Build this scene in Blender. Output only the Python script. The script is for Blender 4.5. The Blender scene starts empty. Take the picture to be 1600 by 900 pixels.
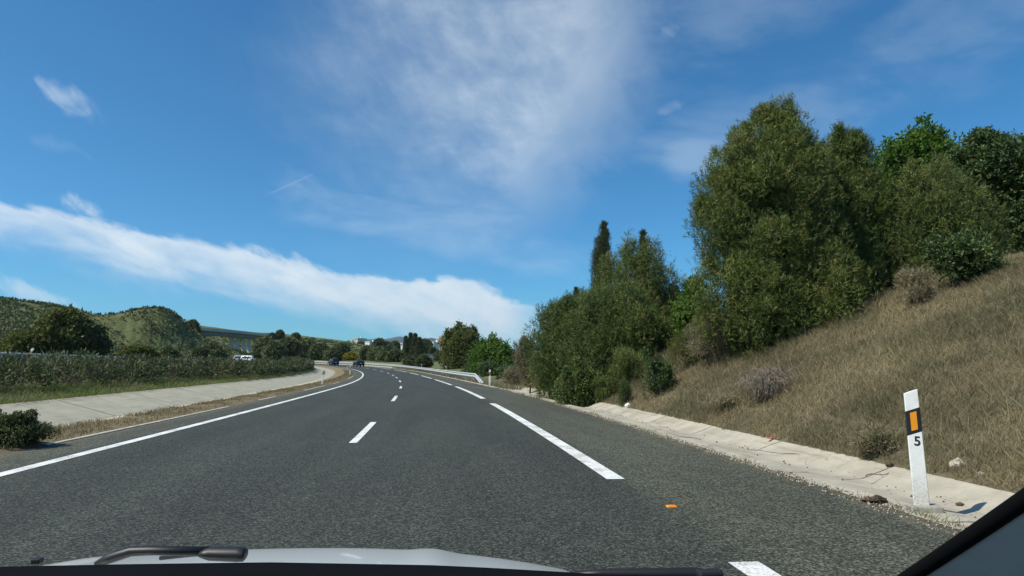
import bpy, math, random
import numpy as np
from math import radians, sin, cos, tan, pi
rng = np.random.default_rng(7)
random.seed(7)
scn = bpy.context.scene
COL = scn.collection

# ------------------------------------------------------------------ camera
EYE = np.array([0.0, 0.0, 1.2611]); PITCH = 0.12825; YAW = 0.09907; F = 1050.28
cam = bpy.data.cameras.new("camera"); camo = bpy.data.objects.new("camera", cam); COL.objects.link(camo)
cam.sensor_width = 36; cam.lens = 36 * F / 1600; cam.clip_start = 0.03; cam.clip_end = 30000
camo.location = EYE; camo.rotation_euler = (pi / 2 + PITCH, 0, -YAW)
scn.camera = camo
fw = np.array([sin(YAW) * cos(PITCH), cos(YAW) * cos(PITCH), sin(PITCH)])
rt = np.array([cos(YAW), -sin(YAW), 0.0]); up = np.cross(rt, fw)
FH = np.array([sin(YAW), cos(YAW), 0.0])

def ray(px, py):
    d = fw * F + rt * (px - 800) + up * (450 - py)
    return d / np.linalg.norm(d)
def at(px, py, D):                       # point at horizontal forward distance D
    d = ray(px, py); return EYE + d * (D / (d @ FH))
def azel(px, py):
    d = ray(px, py); return math.atan2(d[0], d[1]), math.asin(d[2])

# ------------------------------------------------------------------ light
SUN_EL = radians(50); SUN_AZ = radians(-110)        # azimuth from +Y clockwise: to the left, a little behind
sd = np.array([sin(SUN_AZ) * cos(SUN_EL), cos(SUN_AZ) * cos(SUN_EL), sin(SUN_EL)])
sun = bpy.data.lights.new("sun", 'SUN'); suno = bpy.data.objects.new("sun", sun); COL.objects.link(suno)
sun.energy = 4.3; sun.angle = radians(0.53); sun.color = (1.0, 0.94, 0.81)
from mathutils import Vector
suno.rotation_euler = Vector(sd).to_track_quat('Z', 'Y').to_euler()
scn.view_settings.view_transform = 'Standard'; scn.view_settings.look = 'None'
scn.view_settings.gamma = 1; scn.view_settings.exposure = 0.32

world = bpy.data.worlds.new("World"); scn.world = world; world.use_nodes = True
wt = world.node_tree; wt.nodes.clear()
def N(t, ty, **kw):
    n = t.nodes.new(ty)
    for k, v in kw.items(): setattr(n, k, v)
    return n
class G:                                  # tiny node graph helper
    def __init__(s, t): s.t = t
    def val(s, x, sock):
        if hasattr(x, 'is_output') or isinstance(x, bpy.types.NodeSocket): s.t.links.new(x, sock)
        else: sock.default_value = x
    def m(s, op, a, b=0.0, c=0.0, clamp=False):
        n = N(s.t, 'ShaderNodeMath', operation=op, use_clamp=clamp)
        s.val(a, n.inputs[0]); s.val(b, n.inputs[1])
        if len(n.inputs) > 2: s.val(c, n.inputs[2])
        return n.outputs[0]
    def mr(s, x, a, b, c=0.0, d=1.0, smooth=True):
        n = N(s.t, 'ShaderNodeMapRange', interpolation_type='SMOOTHSTEP' if smooth else 'LINEAR')
        s.val(x, n.inputs[0])
        for i, v in zip((1, 2, 3, 4), (a, b, c, d)): s.val(v, n.inputs[i])
        return n.outputs[0]
    def mix(s, f, a, b, mode='MIX'):
        n = N(s.t, 'ShaderNodeMix', data_type='RGBA', blend_type=mode)
        s.val(f, n.inputs[0])
        for v, k in ((a, 6), (b, 7)):
            if isinstance(v, tuple): n.inputs[k].default_value = (*v[:3], 1)
            else: s.t.links.new(v, n.inputs[k])
        return n.outputs[2]
    def noise(s, vec, scale, detail=4, rough=0.55, dist=0.0):
        n = N(s.t, 'ShaderNodeTexNoise'); n.inputs['Scale'].default_value = scale
        n.inputs['Detail'].default_value = detail; n.inputs['Roughness'].default_value = rough
        n.inputs['Distortion'].default_value = dist
        if vec is not None: s.t.links.new(vec, n.inputs['Vector'])
        return n.outputs[0]
    def comb(s, x, y, z=0.0):
        n = N(s.t, 'ShaderNodeCombineXYZ')
        for i, v in enumerate((x, y, z)): s.val(v, n.inputs[i])
        return n.outputs[0]
    def curve(s, x, pts, lo, hi):         # piecewise curve through (x, y) points, y kept in lo..hi
        xs = [p[0] for p in pts]; x0, x1 = min(xs), max(xs)
        n = N(s.t, 'ShaderNodeFloatCurve'); cm = n.mapping.curves[0]
        q = sorted([((a - x0) / (x1 - x0), (b - lo) / (hi - lo)) for a, b in pts])
        while len(cm.points) < len(q): cm.points.new(0.5, 0.5)
        for p, (a, b) in zip(cm.points, q): p.location = (a, b); p.handle_type = 'AUTO_CLAMPED'
        n.mapping.update()
        s.val(s.mr(x, x0, x1, 0, 1, False), n.inputs[1])
        return s.m('MULTIPLY_ADD', n.outputs[0], hi - lo, lo)
g = G(wt)
sky = N(wt, 'ShaderNodeTexSky', sky_type='NISHITA'); sky.sun_disc = False
sky.sun_elevation = SUN_EL; sky.sun_rotation = SUN_AZ
sky.air_density = 1.0; sky.dust_density = 0.4; sky.ozone_density = 3.0; sky.altitude = 100
geo = N(wt, 'ShaderNodeTexCoord'); sep = N(wt, 'ShaderNodeSeparateXYZ'); wt.links.new(geo.outputs['Generated'], sep.inputs[0])
X, Y, Z = sep.outputs
az = g.m('ARCTAN2', X, Y); el = g.m('ARCSINE', Z)
# wind-drawn noise in azimuth / elevation
v1 = g.comb(g.m('ADD', g.m('MULTIPLY', az, 1.0), g.m('MULTIPLY', el, 0.5)), g.m('MULTIPLY', el, 2.4))
nA = g.noise(v1, 4.5, 9, 0.6, 0.35)
vS = g.comb(g.m('ADD', g.m('MULTIPLY', az, 2.0), g.m('MULTIPLY', el, -2.2)), g.m('ADD', g.m('MULTIPLY', el, 1.3), g.m('MULTIPLY', az, 1.0)), 5.2)
nS = g.noise(vS, 3.4, 8, 0.62, 0.6)
v2 = g.comb(g.m('SUBTRACT', az, g.m('MULTIPLY', el, 0.1)), g.m('ADD', g.m('MULTIPLY', el, 3.0), g.m('MULTIPLY', az, 0.9)), 3.1)
nB = g.noise(v2, 7.0, 8, 0.58, 0.3)
vF = g.comb(g.m('ADD', az, g.m('MULTIPLY', el, 0.9)), g.m('SUBTRACT', g.m('MULTIPLY', el, 0.5), g.m('MULTIPLY', az, 0.4)), 7.7)
nF = g.noise(vF, 26.0, 6, 0.6, 0.4)
# cloud A: high veil of cirrus, left and right border as functions of elevation
LA = [azel(*p) for p in ((500, 400), (560, 330), (520, 250), (460, 170), (420, 90), (440, 0), (430, -250))]
RA = [azel(*p) for p in ((820, 400), (900, 330), (945, 250), (990, 170), (1035, 90), (1025, 0), (950, -250))]
la = g.curve(el, [(e, a) for a, e in LA], -1.0, 1.0); ra = g.curve(el, [(e, a) for a, e in RA], -1.0, 1.0)
w = g.m('MULTIPLY', g.m('SUBTRACT', nA, 0.5), 0.22)
w2 = g.m('MULTIPLY', g.m('SUBTRACT', nF, 0.5), 0.10)
azw = g.m('ADD', g.m('ADD', az, w), w2)
mA = g.m('MULTIPLY', g.mr(g.m('SUBTRACT', azw, la), -0.10, 0.42, 0, 1), g.mr(g.m('SUBTRACT', ra, azw), -0.06, 0.14, 0, 1))
mA = g.m('MULTIPLY', mA, g.mr(g.m('ADD', el, w), 0.10, 0.36, 0, 1))
mA = g.m('MULTIPLY', mA, g.mr(nA, 0.25, 0.75, 0.52, 1.0))
mA = g.m('MULTIPLY', mA, g.mr(nF, 0.25, 0.75, 0.75, 1.0))
mA = g.m('MULTIPLY', mA, g.mr(nS, 0.25, 0.75, 0.72, 1.10))
mA = g.m('MULTIPLY', mA, 0.62)
# cloud B: long bank low on the left
UB = [azel(*p) for p in ((-400, 260), (0, 318), (150, 350), (280, 376), (420, 398), (520, 424), (600, 430), (700, 430), (790, 452), (850, 482), (900, 520))]
DB = [azel(*p) for p in ((-400, 330), (0, 372), (200, 425), (400, 455), (560, 498), (700, 540), (850, 545), (900, 545))]
ub = g.curve(az, UB, -0.1, 0.6); db = g.curve(az, DB, -0.1, 0.6)
elw = g.m('ADD', el, g.m('MULTIPLY', g.m('SUBTRACT', nB, 0.5), 0.07))
elw = g.m('ADD', elw, g.m('MULTIPLY', g.m('SUBTRACT', nF, 0.5), 0.022))
mB = g.m('MULTIPLY', g.mr(g.m('SUBTRACT', ub, elw), -0.003, 0.011, 0, 1), g.mr(g.m('SUBTRACT', elw, db), -0.025, 0.045, 0, 1))
mB = g.m('MULTIPLY', mB, g.mr(az, azel(900, 500)[0] - 0.04, azel(780, 500)[0], 0, 1) if False else g.mr(az, azel(760, 500)[0], azel(890, 500)[0], 1, 0))
mB = g.m('MULTIPLY', mB, g.mr(nB, 0.25, 0.65, 0.66, 1.0))
mB = g.m('MULTIPLY', mB, g.mr(nS, 0.25, 0.7, 0.8, 1.05))
mB = g.m('MINIMUM', g.m('MULTIPLY', mB, 1.0), 0.97)
def blob(px, py, rx, ry, rot, k, nz=nF):
    a0, e0 = azel(px, py); c, s_ = cos(rot), sin(rot)
    da = g.m('SUBTRACT', az, a0); de = g.m('SUBTRACT', el, e0)
    x_ = g.m('DIVIDE', g.m('ADD', g.m('MULTIPLY', da, c), g.m('MULTIPLY', de, s_)), rx / F)
    y_ = g.m('DIVIDE', g.m('SUBTRACT', g.m('MULTIPLY', de, c), g.m('MULTIPLY', da, s_)), ry / F)
    r2 = g.m('ADD', g.m('MULTIPLY', x_, x_), g.m('MULTIPLY', y_, y_))
    r2 = g.m('ADD', r2, g.m('MULTIPLY', g.m('SUBTRACT', nz, 0.5), 6.0))
    return g.m('MULTIPLY', g.mr(r2, 1.2, -0.9, 0, 1), k)
blobs = [blob(112, 162, 42, 17, -0.5, 0.38), blob(30, 452, 75, 12, -0.35, 0.5), blob(125, 325, 26, 12, -0.5, 0.5),
         blob(452, 289, 60, 2.6, 0.5, 0.22, nA), blob(765, 133, 48, 4, 0.6, 0.16), blob(1082, 252, 52, 38, 0.15, 0.24, nA), blob(1048, 48, 22, 11, 0.3, 0.15),
         blob(1045, 170, 24, 9, 0.2, 0.14), blob(90, 228, 40, 12, -0.3, 0.12), blob(1330, 130, 330, 70, 0.25, 0.14, nA),
         blob(1150, 30, 260, 90, 0.2, 0.13, nA), blob(690, 345, 300, 60, -0.12, 0.24, nA)]
cl = g.m('MAXIMUM', mA, mB)
for b in blobs: cl = g.m('MAXIMUM', cl, b)
cl = g.m('MULTIPLY', cl, g.mr(Y, -0.2, 0.3, 0.0, 1))
SKYS = 0.094
hs = N(wt, 'ShaderNodeHueSaturation'); wt.links.new(sky.outputs[0], hs.inputs['Color'])
hs.inputs['Saturation'].default_value = 1.28; hs.inputs['Value'].default_value = 1.0; hs.inputs['Hue'].default_value = 0.5
lowf = g.mr(el, 0.0, 0.42, 1, 0)
skb = g.mix(1.0, hs.outputs[0], g.mix(lowf, (0.60, 1.02, 1.06), (0.38, 0.97, 1.20)), 'MULTIPLY')
skyc = g.mix(cl, skb, (7.3, 8.1, 8.5))
bg = N(wt, 'ShaderNodeBackground'); bg.inputs[1].default_value = SKYS; wt.links.new(skyc, bg.inputs[0])
wo = N(wt, 'ShaderNodeOutputWorld'); wt.links.new(bg.outputs[0], wo.inputs[0])

# ------------------------------------------------------------------ road alignment
SS = np.arange(-80, 420.01, 0.25)
kap = np.interp(SS, [0, 40, 80, 120, 180, 230, 270], np.array([1.522, 1.367, 1.306, 5.97, 6.977, 6.5, 0]) / 1000)
grd = np.interp(SS, [0, 40, 80, 120, 180, 215, 260], np.array([1.696, 1.022, 1.958, 3.4, 2.92, 1.0, 0.0]) / 100)
i0 = int(np.searchsorted(SS, 0))
TH = np.cumsum(kap) * 0.25; TH -= TH[i0]
PX = np.cumsum(-np.sin(TH)) * 0.25; PX -= PX[i0]
PY = np.cumsum(np.cos(TH)) * 0.25; PY -= PY[i0]
PZ = np.cumsum(grd) * 0.25; PZ -= PZ[i0]
EB = -0.0068
def road(s, o, z=0.0):                    # along, across (+ right), above the carriageway -> world
    s = np.asarray(s, float); o = np.asarray(o, float)
    x = np.interp(s, SS, PX); y = np.interp(s, SS, PY); zz = np.interp(s, SS, PZ); t = np.interp(s, SS, TH)
    return np.stack(np.broadcast_arrays(x + o * np.cos(t), y + o * np.sin(t), zz + EB * np.clip(o, -8, 6) + z), -1)
def heading(s): return float(np.interp(s, SS, TH))
_P = np.stack([PX[::4], PY[::4]], 1); _S = SS[::4]; _T = TH[::4]
def so_of(x, y):
    x = np.ravel(x); y = np.ravel(y); S = np.empty(len(x)); O = np.empty(len(x))
    for k in range(0, len(x), 20000):
        dx = x[k:k + 20000, None] - _P[None, :, 0]; dy = y[k:k + 20000, None] - _P[None, :, 1]
        i = np.argmin(dx * dx + dy * dy, 1); r = np.arange(len(i))
        S[k:k + 20000] = _S[i]
        oo = dx[r, i] * np.cos(_T[i]) + dy[r, i] * np.sin(_T[i])
        dd = np.sqrt((dx * dx + dy * dy)[r, i]); O[k:k + 20000] = np.sign(oo) * dd
    return S, O
def wob(x, y, k=1.0, seed=0.0):           # smooth pseudo noise -1..1
    x = np.asarray(x, float) * k + seed * 1.7; y = np.asarray(y, float) * k - seed * 2.3
    return (np.sin(x + 1.3 * np.sin(0.7 * y)) * np.cos(1.1 * y + 0.9 * np.sin(0.8 * x)) + 0.5 * np.sin(2.3 * x + 1.1 * y + 2 * np.sin(y * 0.9)) * np.cos(1.9 * y - 0.7 * x)
            + 0.25 * np.sin(4.9 * x - 2.2 * y) * np.cos(4.1 * y + 3.1 * x)) / 1.5
def sst(a, b, x):
    t = np.clip((np.asarray(x, float) - a) / (b - a), 0, 1); return t * t * (3 - 2 * t)

# ------------------------------------------------------------------ materials
MATS = {}
def mat(name, build):
    if name in MATS: return MATS[name]
    m = bpy.data.materials.new(name); m.use_nodes = True; t = m.node_tree; t.nodes.clear()
    out = N(t, 'ShaderNodeOutputMaterial'); b = N(t, 'ShaderNodeBsdfPrincipled'); t.links.new(b.outputs[0], out.inputs[0])
    build(G(t), t, b, out); MATS[name] = m; return m
def simple(name, col, rough=0.6, metal=0.0, var=0.12, scale=8.0, coat=0.0):
    def f(g, t, b, out):
        tc = N(t, 'ShaderNodeTexCoord'); n = g.noise(tc.outputs['Object'], scale, 5, 0.6)
        lo = tuple(c * (1 - var) for c in col); hi = tuple(min(1, c * (1 + var)) for c in col)
        t.links.new(g.mix(g.mr(n, 0.3, 0.7, 0, 1), lo, hi), b.inputs['Base Color'])
        b.inputs['Roughness'].default_value = rough; b.inputs['Metallic'].default_value = metal
        b.inputs['Coat Weight'].default_value = coat
    return mat(name, f)
def leafmat(name, lo, hi, trans=0.35, rough=0.55, third=None):
    def f(g, t, b, out):
        at_ = N(t, 'ShaderNodeAttribute', attribute_name='tone')
        c = g.mix(at_.outputs['Fac'], lo, hi)
        if third is not None:
            a2 = N(t, 'ShaderNodeAttribute', attribute_name='tint'); c = g.mix(a2.outputs['Fac'], c, third)
        t.links.new(c, b.inputs['Base Color']); b.inputs['Roughness'].default_value = rough
        b.inputs['Specular IOR Level'].default_value = 0.3
        tr = N(t, 'ShaderNodeBsdfTranslucent'); t.links.new(c, tr.inputs[0])
        ms = N(t, 'ShaderNodeMixShader'); ms.inputs[0].default_value = trans
        t.links.new(b.outputs[0], ms.inputs[1]); t.links.new(tr.outputs[0], ms.inputs[2]); t.links.new(ms.outputs[0], out.inputs[0])
    return mat(name, f)
def f_asphalt(g, t, b, out):
    uv = N(t, 'ShaderNodeUVMap', uv_map='so'); tc = N(t, 'ShaderNodeTexCoord')
    sp = N(t, 'ShaderNodeSeparateXYZ'); t.links.new(uv.outputs[0], sp.inputs[0]); s, o = sp.outputs[0], sp.outputs[1]
    P = tc.outputs['Object']
    vo = N(t, 'ShaderNodeTexVoronoi'); vo.inputs['Scale'].default_value = 75; t.links.new(P, vo.inputs['Vector'])
    cellv = N(t, 'ShaderNodeSeparateColor'); t.links.new(vo.outputs['Color'], cellv.inputs[0])
    big = g.noise(g.comb(g.m('MULTIPLY', s, 0.12), g.m('MULTIPLY', o, 0.9)), 1.0, 5, 0.6)
    mid = g.noise(P, 3.0, 6, 0.65)
    fine = g.noise(P, 45, 3, 0.8)
    # carriageway laid darker than the shoulders
    sh = g.m('MAXIMUM', g.mr(o, 1.75, 2.25), g.mr(o, -4.75, -5.1))
    base = g.mix(sh, (0.040, 0.045, 0.035), (0.067, 0.070, 0.050))
    tr1 = g.m('ADD', g.mr(g.m('ABSOLUTE', g.m('SUBTRACT', o, -0.6)), 0.0, 0.5, 1, 0), g.mr(g.m('ABSOLUTE', g.m('SUBTRACT', o, 1.1)), 0.0, 0.5, 1, 0))
    tr2 = g.m('ADD', g.mr(g.m('ABSOLUTE', g.m('SUBTRACT', o, -3.9)), 0.0, 0.5, 1, 0), g.mr(g.m('ABSOLUTE', g.m('SUBTRACT', o, -2.3)), 0.0, 0.5, 1, 0))
    base = g.mix(g.m('MULTIPLY', g.m('ADD', tr1, tr2), 0.34), base, (0.032, 0.036, 0.029))
    k = g.m('MULTIPLY', g.mr(big, 0.25, 0.75, 0.78, 1.2), g.mr(mid, 0.3, 0.7, 0.92, 1.08))
    grain = g.m('MULTIPLY_ADD', g.m('POWER', cellv.outputs[0], 2.6), 2.3, 0.36)
    grain = g.m('MULTIPLY', grain, g.mr(fine, 0.3, 0.7, 0.75, 1.3))
    k = g.m('MULTIPLY', k, grain)
    mx = N(t, 'ShaderNodeVectorMath', operation='SCALE'); t.links.new(base, mx.inputs[0]); t.links.new(k, mx.inputs[3])
    # pale stones
    st = g.m('MULTIPLY', g.m('GREATER_THAN', cellv.outputs[1], 0.94), g.mr(vo.outputs['Distance'], 0.35, 0.15))
    c = g.mix(g.m('MULTIPLY', st, 0.75), mx.outputs[0], (0.28, 0.28, 0.25))
    # dusty fringe at both outer edges
    du = g.m('MAXIMUM', g.mr(g.m('ADD', o, g.m('MULTIPLY', g.m('SUBTRACT', mid, 0.5), 0.8)), 3.75, 4.1), g.mr(g.m('ADD', o, g.m('MULTIPLY', g.m('SUBTRACT', mid, 0.5), 0.8)), -5.45, -5.95))
    c = g.mix(g.m('MULTIPLY', du, g.mr(fine, 0.4, 0.6, 0.15, 0.8)), c, (0.16, 0.135, 0.09))
    t.links.new(c, b.inputs['Base Color']); b.inputs['Roughness'].default_value = 0.82; b.inputs['Specular IOR Level'].default_value = 0.35
    bp = N(t, 'ShaderNodeBump'); bp.inputs['Strength'].default_value = 0.55; bp.inputs['Distance'].default_value = 0.006
    t.links.new(g.m('ADD', vo.outputs['Distance'], fine), bp.inputs['Height']); t.links.new(bp.outputs[0], b.inputs['Normal'])
M_ASPH = mat('asphalt', f_asphalt)
def f_paint(g, t, b, out):
    tc = N(t, 'ShaderNodeTexCoord'); P = tc.outputs['Object']
    a = g.noise(P, 60, 4, 0.75); c = g.noise(P, 2.5, 5, 0.6)
    wear = g.mr(g.m('ADD', g.m('MULTIPLY', a, 0.85), g.m('MULTIPLY', c, 0.5)), 0.66, 0.78, 0, 1)
    col = g.mix(g.mr(c, 0.3, 0.7), (0.80, 0.81, 0.78), (0.72, 0.73, 0.69))
    t.links.new(g.mix(g.m('MULTIPLY', wear, 0.8), col, (0.25, 0.25, 0.23)), b.inputs['Base Color']); b.inputs['Roughness'].default_value = 0.6
    bp = N(t, 'ShaderNodeBump'); bp.inputs['Strength'].default_value = 0.3; bp.inputs['Distance'].default_value = 0.003
    t.links.new(a, bp.inputs['Height']); t.links.new(bp.outputs[0], b.inputs['Normal'])
M_PAINT = mat('road_paint', f_paint)
def f_conc(col, col2, joint, stain, lip=None):
    def f(g, t, b, out):
        uv = N(t, 'ShaderNodeUVMap', uv_map='so'); sp = N(t, 'ShaderNodeSeparateXYZ'); t.links.new(uv.outputs[0], sp.inputs[0]); s, o = sp.outputs[0], sp.outputs[1]
        P = N(t, 'ShaderNodeTexCoord').outputs['Object']
        a = g.noise(P, 1.6, 7, 0.65); c = g.noise(P, 22, 5, 0.75); d = g.noise(g.comb(g.m('MULTIPLY', s, 0.35), g.m('MULTIPLY', o, 3)), 2.0, 5, 0.6)
        base = g.mix(g.mr(a, 0.3, 0.7), col, col2)
        base = g.mix(g.m('MULTIPLY', g.mr(d, 0.52, 0.72), 0.6), base, stain)
        base = g.mix(g.m('MULTIPLY', g.mr(c, 0.60, 0.70), 0.5), base, stain)
        if lip: base = g.mix(g.m('MULTIPLY', g.mr(g.m('ADD', o, g.m('MULTIPLY', a, .3)), lip[0], lip[1]), .8), base, lip[2])
        jj = g.m('ABSOLUTE', g.m('SUBTRACT', g.m('FRACT', g.m('DIVIDE', g.m('ADD', g.m('ADD', s, g.m('MULTIPLY', o, 0.25)), g.m('MULTIPLY', a, 0.22)), joint)), 0.5))
        crk = g.m('ABSOLUTE', g.m('SUBTRACT', g.noise(P, 0.9, 3, 0.6, 1.2), 0.5))
        base = g.mix(g.m('MULTIPLY', g.mr(crk, 0.005, 0.001), 0.45), base, (0.10, 0.085, 0.055))
        base = g.mix(g.mr(jj, 0.010, 0.003), base, (0.09, 0.078, 0.05))
        t.links.new(base, b.inputs['Base Color']); b.inputs['Roughness'].default_value = 0.85
        bp = N(t, 'ShaderNodeBump'); bp.inputs['Strength'].default_value = 0.4; bp.inputs['Distance'].default_value = 0.008
        t.links.new(g.m('ADD', a, g.m('MULTIPLY', c, 0.4)), bp.inputs['Height']); t.links.new(bp.outputs[0], b.inputs['Normal'])
    return f
M_KERB = simple('pale_kerb', (0.55, 0.52, 0.42), 0.9, var=0.25, scale=12)
M_GUT = mat('gutter_concrete', f_conc((0.47, 0.43, 0.345), (0.33, 0.30, 0.235), 2.6, (0.21, 0.17, 0.11)))
M_DITCH = mat('channel_concrete', f_conc((0.36, 0.345, 0.265), (0.28, 0.27, 0.205), 5.0, (0.22, 0.20, 0.14), (-8.15, -7.75, (0.50, 0.44, 0.31))))
def soil(name, cols, sc=(0.35, 3.0, 18.0), bump=0.05):
    def f(g, t, b, out):
        P = N(t, 'ShaderNodeTexCoord').outputs['Object']
        a = g.noise(P, sc[0], 5, 0.6); c = g.noise(P, sc[1], 6, 0.65); d = g.noise(P, sc[2], 4, 0.7)
        base = g.mix(g.mr(a, 0.35, 0.65), cols[0], cols[1]); base = g.mix(g.mr(c, 0.45, 0.62), base, cols[2])
        base = g.mix(g.m('MULTIPLY', g.mr(d, 0.45, 0.65), 0.6), base, cols[3])
        t.links.new(base, b.inputs['Base Color']); b.inputs['Roughness'].default_value = 0.95; b.inputs['Specular IOR Level'].default_value = 0.15
        bp = N(t, 'ShaderNodeBump'); bp.inputs['Strength'].default_value = 0.8; bp.inputs['Distance'].default_value = bump
        t.links.new(g.m('ADD', c, d), bp.inputs['Height']); t.links.new(bp.outputs[0], b.inputs['Normal'])
    return mat(name, f)
M_SLOPE = soil('dry_slope_earth', [(0.145, 0.12, 0.075), (0.105, 0.092, 0.058), (0.17, 0.142, 0.09), (0.085, 0.072, 0.045)])
M_VERGE = soil('verge_earth', [(0.24, 0.19, 0.11), (0.18, 0.145, 0.085), (0.28, 0.23, 0.14), (0.13, 0.10, 0.06)])
M_BERM = soil('berm_earth', [(0.12, 0.14, 0.055), (0.14, 0.14, 0.065), (0.09, 0.12, 0.04), (0.17, 0.16, 0.09)])
M_HILL = soil('scrubby_ground', [(0.110, 0.130, 0.046), (0.140, 0.148, 0.062), (0.085, 0.105, 0.038), (0.165, 0.158, 0.082)], (0.03, 0.16, 0.7), 0.6)
M_MOUNT = soil('mountain_forest', [(0.045, 0.055, 0.035), (0.07, 0.07, 0.05), (0.035, 0.045, 0.03), (0.09, 0.085, 0.065)], (0.001, 0.004, 0.02), 10)
M_WHITE = simple('white_plastic', (0.86, 0.86, 0.82), 0.45, var=0.05, scale=14)
def f_post(g, t, b, out):
    P = N(t, 'ShaderNodeTexCoord').outputs['Object']; sp = N(t, 'ShaderNodeSeparateXYZ'); t.links.new(P, sp.inputs[0])
    a = g.noise(P, 9, 6, .7); c = g.noise(P, 55, 4, .7)
    d = g.m('MULTIPLY', g.mr(g.m('ADD', sp.outputs[2], g.m('MULTIPLY', a, -.25)), .28, -.12), g.mr(c, .35, .62, .3, 1))
    col = g.mix(g.mr(a, .4, .75), (.86, .86, .82), (.74, .74, .69)); col = g.mix(g.m('MULTIPLY', g.mr(c, .62, .70), .35), col, (.40, .37, .30))
    t.links.new(g.mix(g.m('MULTIPLY', d, .75), col, (.34, .29, .20)), b.inputs['Base Color']); b.inputs['Roughness'].default_value = .42
M_POST = mat('post_plastic', f_post)
M_BLACK = simple('black_plastic', (0.012, 0.012, 0.013), 0.5)
M_AMBER = simple('amber_reflector', (0.80, 0.30, 0.015), 0.3, var=0.06, scale=60)
M_CBASE = simple('concrete_foot', (0.30, 0.29, 0.25), 0.9, var=0.2, scale=30)
M_GALV = simple('galvanised_steel', (0.56, 0.58, 0.57), 0.45, 0.35, 0.12, 3)
M_GALVD = simple('weathered_steel_post', (0.34, 0.35, 0.34), 0.6, 0.3, 0.2, 5)
M_BARK = simple('bark', (0.11, 0.085, 0.06), 0.95, var=0.35, scale=9)
M_TWIG = simple('grey_twig', (0.22, 0.185, 0.145), 0.95, var=0.3, scale=9)
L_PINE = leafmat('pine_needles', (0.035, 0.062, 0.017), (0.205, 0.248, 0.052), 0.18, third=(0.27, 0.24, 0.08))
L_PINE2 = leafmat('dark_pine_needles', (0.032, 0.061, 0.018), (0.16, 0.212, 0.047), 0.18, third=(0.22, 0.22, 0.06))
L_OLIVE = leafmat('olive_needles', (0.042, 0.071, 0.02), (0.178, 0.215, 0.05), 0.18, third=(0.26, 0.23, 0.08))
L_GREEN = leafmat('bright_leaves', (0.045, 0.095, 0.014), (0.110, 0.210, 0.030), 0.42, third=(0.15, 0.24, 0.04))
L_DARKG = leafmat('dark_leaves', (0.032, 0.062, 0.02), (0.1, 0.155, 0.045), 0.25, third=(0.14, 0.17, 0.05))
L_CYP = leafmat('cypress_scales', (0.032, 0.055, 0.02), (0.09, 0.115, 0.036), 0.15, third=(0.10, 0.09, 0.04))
L_HEDGE = leafmat('hedge_leaves', (0.03, 0.052, 0.017), (0.105, 0.14, 0.045), 0.25, third=(0.17, 0.14, 0.1))
L_SCRUB = leafmat('scrub_leaves', (0.042, 0.066, 0.024), (0.115, 0.145, 0.052), 0.25, third=(0.17, 0.165, 0.08))
L_DRY = leafmat('dry_grass_blades', (0.165, 0.135, 0.075), (0.42, 0.345, 0.195), 0.30, 0.8, third=(0.135, 0.135, 0.068))
L_GRASS = leafmat('green_grass_blades', (0.085, 0.13, 0.03), (0.22, 0.27, 0.07), 0.35, 0.7, third=(0.26, 0.23, 0.12))
L_BG = leafmat('far_olive_leaves', (0.060, 0.082, 0.030), (0.150, 0.175, 0.065), 0.25, third=(0.18, 0.17, 0.08))
L_BGD = leafmat('far_green_leaves', (0.042, 0.066, 0.024), (0.110, 0.145, 0.050), 0.25, third=(0.15, 0.15, 0.07))
L_YEL = leafmat('yellowing_leaves', (0.06, 0.085, 0.02), (0.175, 0.19, 0.045), 0.35, third=(0.12, 0.1, 0.045))
L_BROOM = leafmat('yellow_broom_leaves', (0.20, 0.16, 0.02), (0.36, 0.29, 0.03), 0.3, third=(0.12, 0.12, 0.03))
L_GREY = leafmat('grey_twiggy_scrub', (0.16, 0.135, 0.08), (0.34, 0.29, 0.18), 0.2, 0.85, third=(0.13, 0.14, 0.06))

# ------------------------------------------------------------------ mesh helpers
def mesh_obj(name, V, Fc, m, parent=None, smooth=False, attrs=None, uv=None, loc=None):
    """V (n,3); Fc (k,3|4) int array or list of polygons"""
    me = bpy.data.meshes.new(name); V = np.asarray(V, np.float32)
    if isinstance(Fc, np.ndarray):
        k, c = Fc.shape
        me.vertices.add(len(V)); me.vertices.foreach_set('co', V.ravel())
        me.loops.add(k * c); me.loops.foreach_set('vertex_index', Fc.astype(np.int32).ravel())
        me.polygons.add(k); me.polygons.foreach_set('loop_start', np.arange(0, k * c, c, dtype=np.int32))
        me.update(calc_edges=True)
    else: me.from_pydata(V.tolist(), [], Fc); me.update()
    if smooth: me.polygons.foreach_set('use_smooth', np.ones(len(me.polygons), bool))
    for kx, a in (attrs or {}).items():
        at_ = me.attributes.new(kx, 'FLOAT', 'POINT'); at_.data.foreach_set('value', np.asarray(a, np.float32))
    if uv is not None:
        li = np.empty(len(me.loops), np.int32); me.loops.foreach_get('vertex_index', li)
        l = me.uv_layers.new(name='so'); l.data.foreach_set('uv', np.asarray(uv, np.float32)[li].ravel())
    if m is not None: me.materials.append(m)
    o = bpy.data.objects.new(name, me); COL.objects.link(o)
    if parent is not None: o.parent = parent
    if loc is not None: o.location = loc
    return o
def tag(o, label, cat, group=None, kind=None):
    o['label'] = label; o['category'] = cat
    if group: o['group'] = group
    if kind: o['kind'] = kind
    return o
def struct(o): o['kind'] = 'structure'; return o
def empty(name, loc, rz=0.0, rx=0.0, ry=0.0):
    o = bpy.data.objects.new(name, None); COL.objects.link(o); o.location = loc; o.rotation_euler = (rx, ry, rz); o.empty_display_size = 0.2; return o
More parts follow.
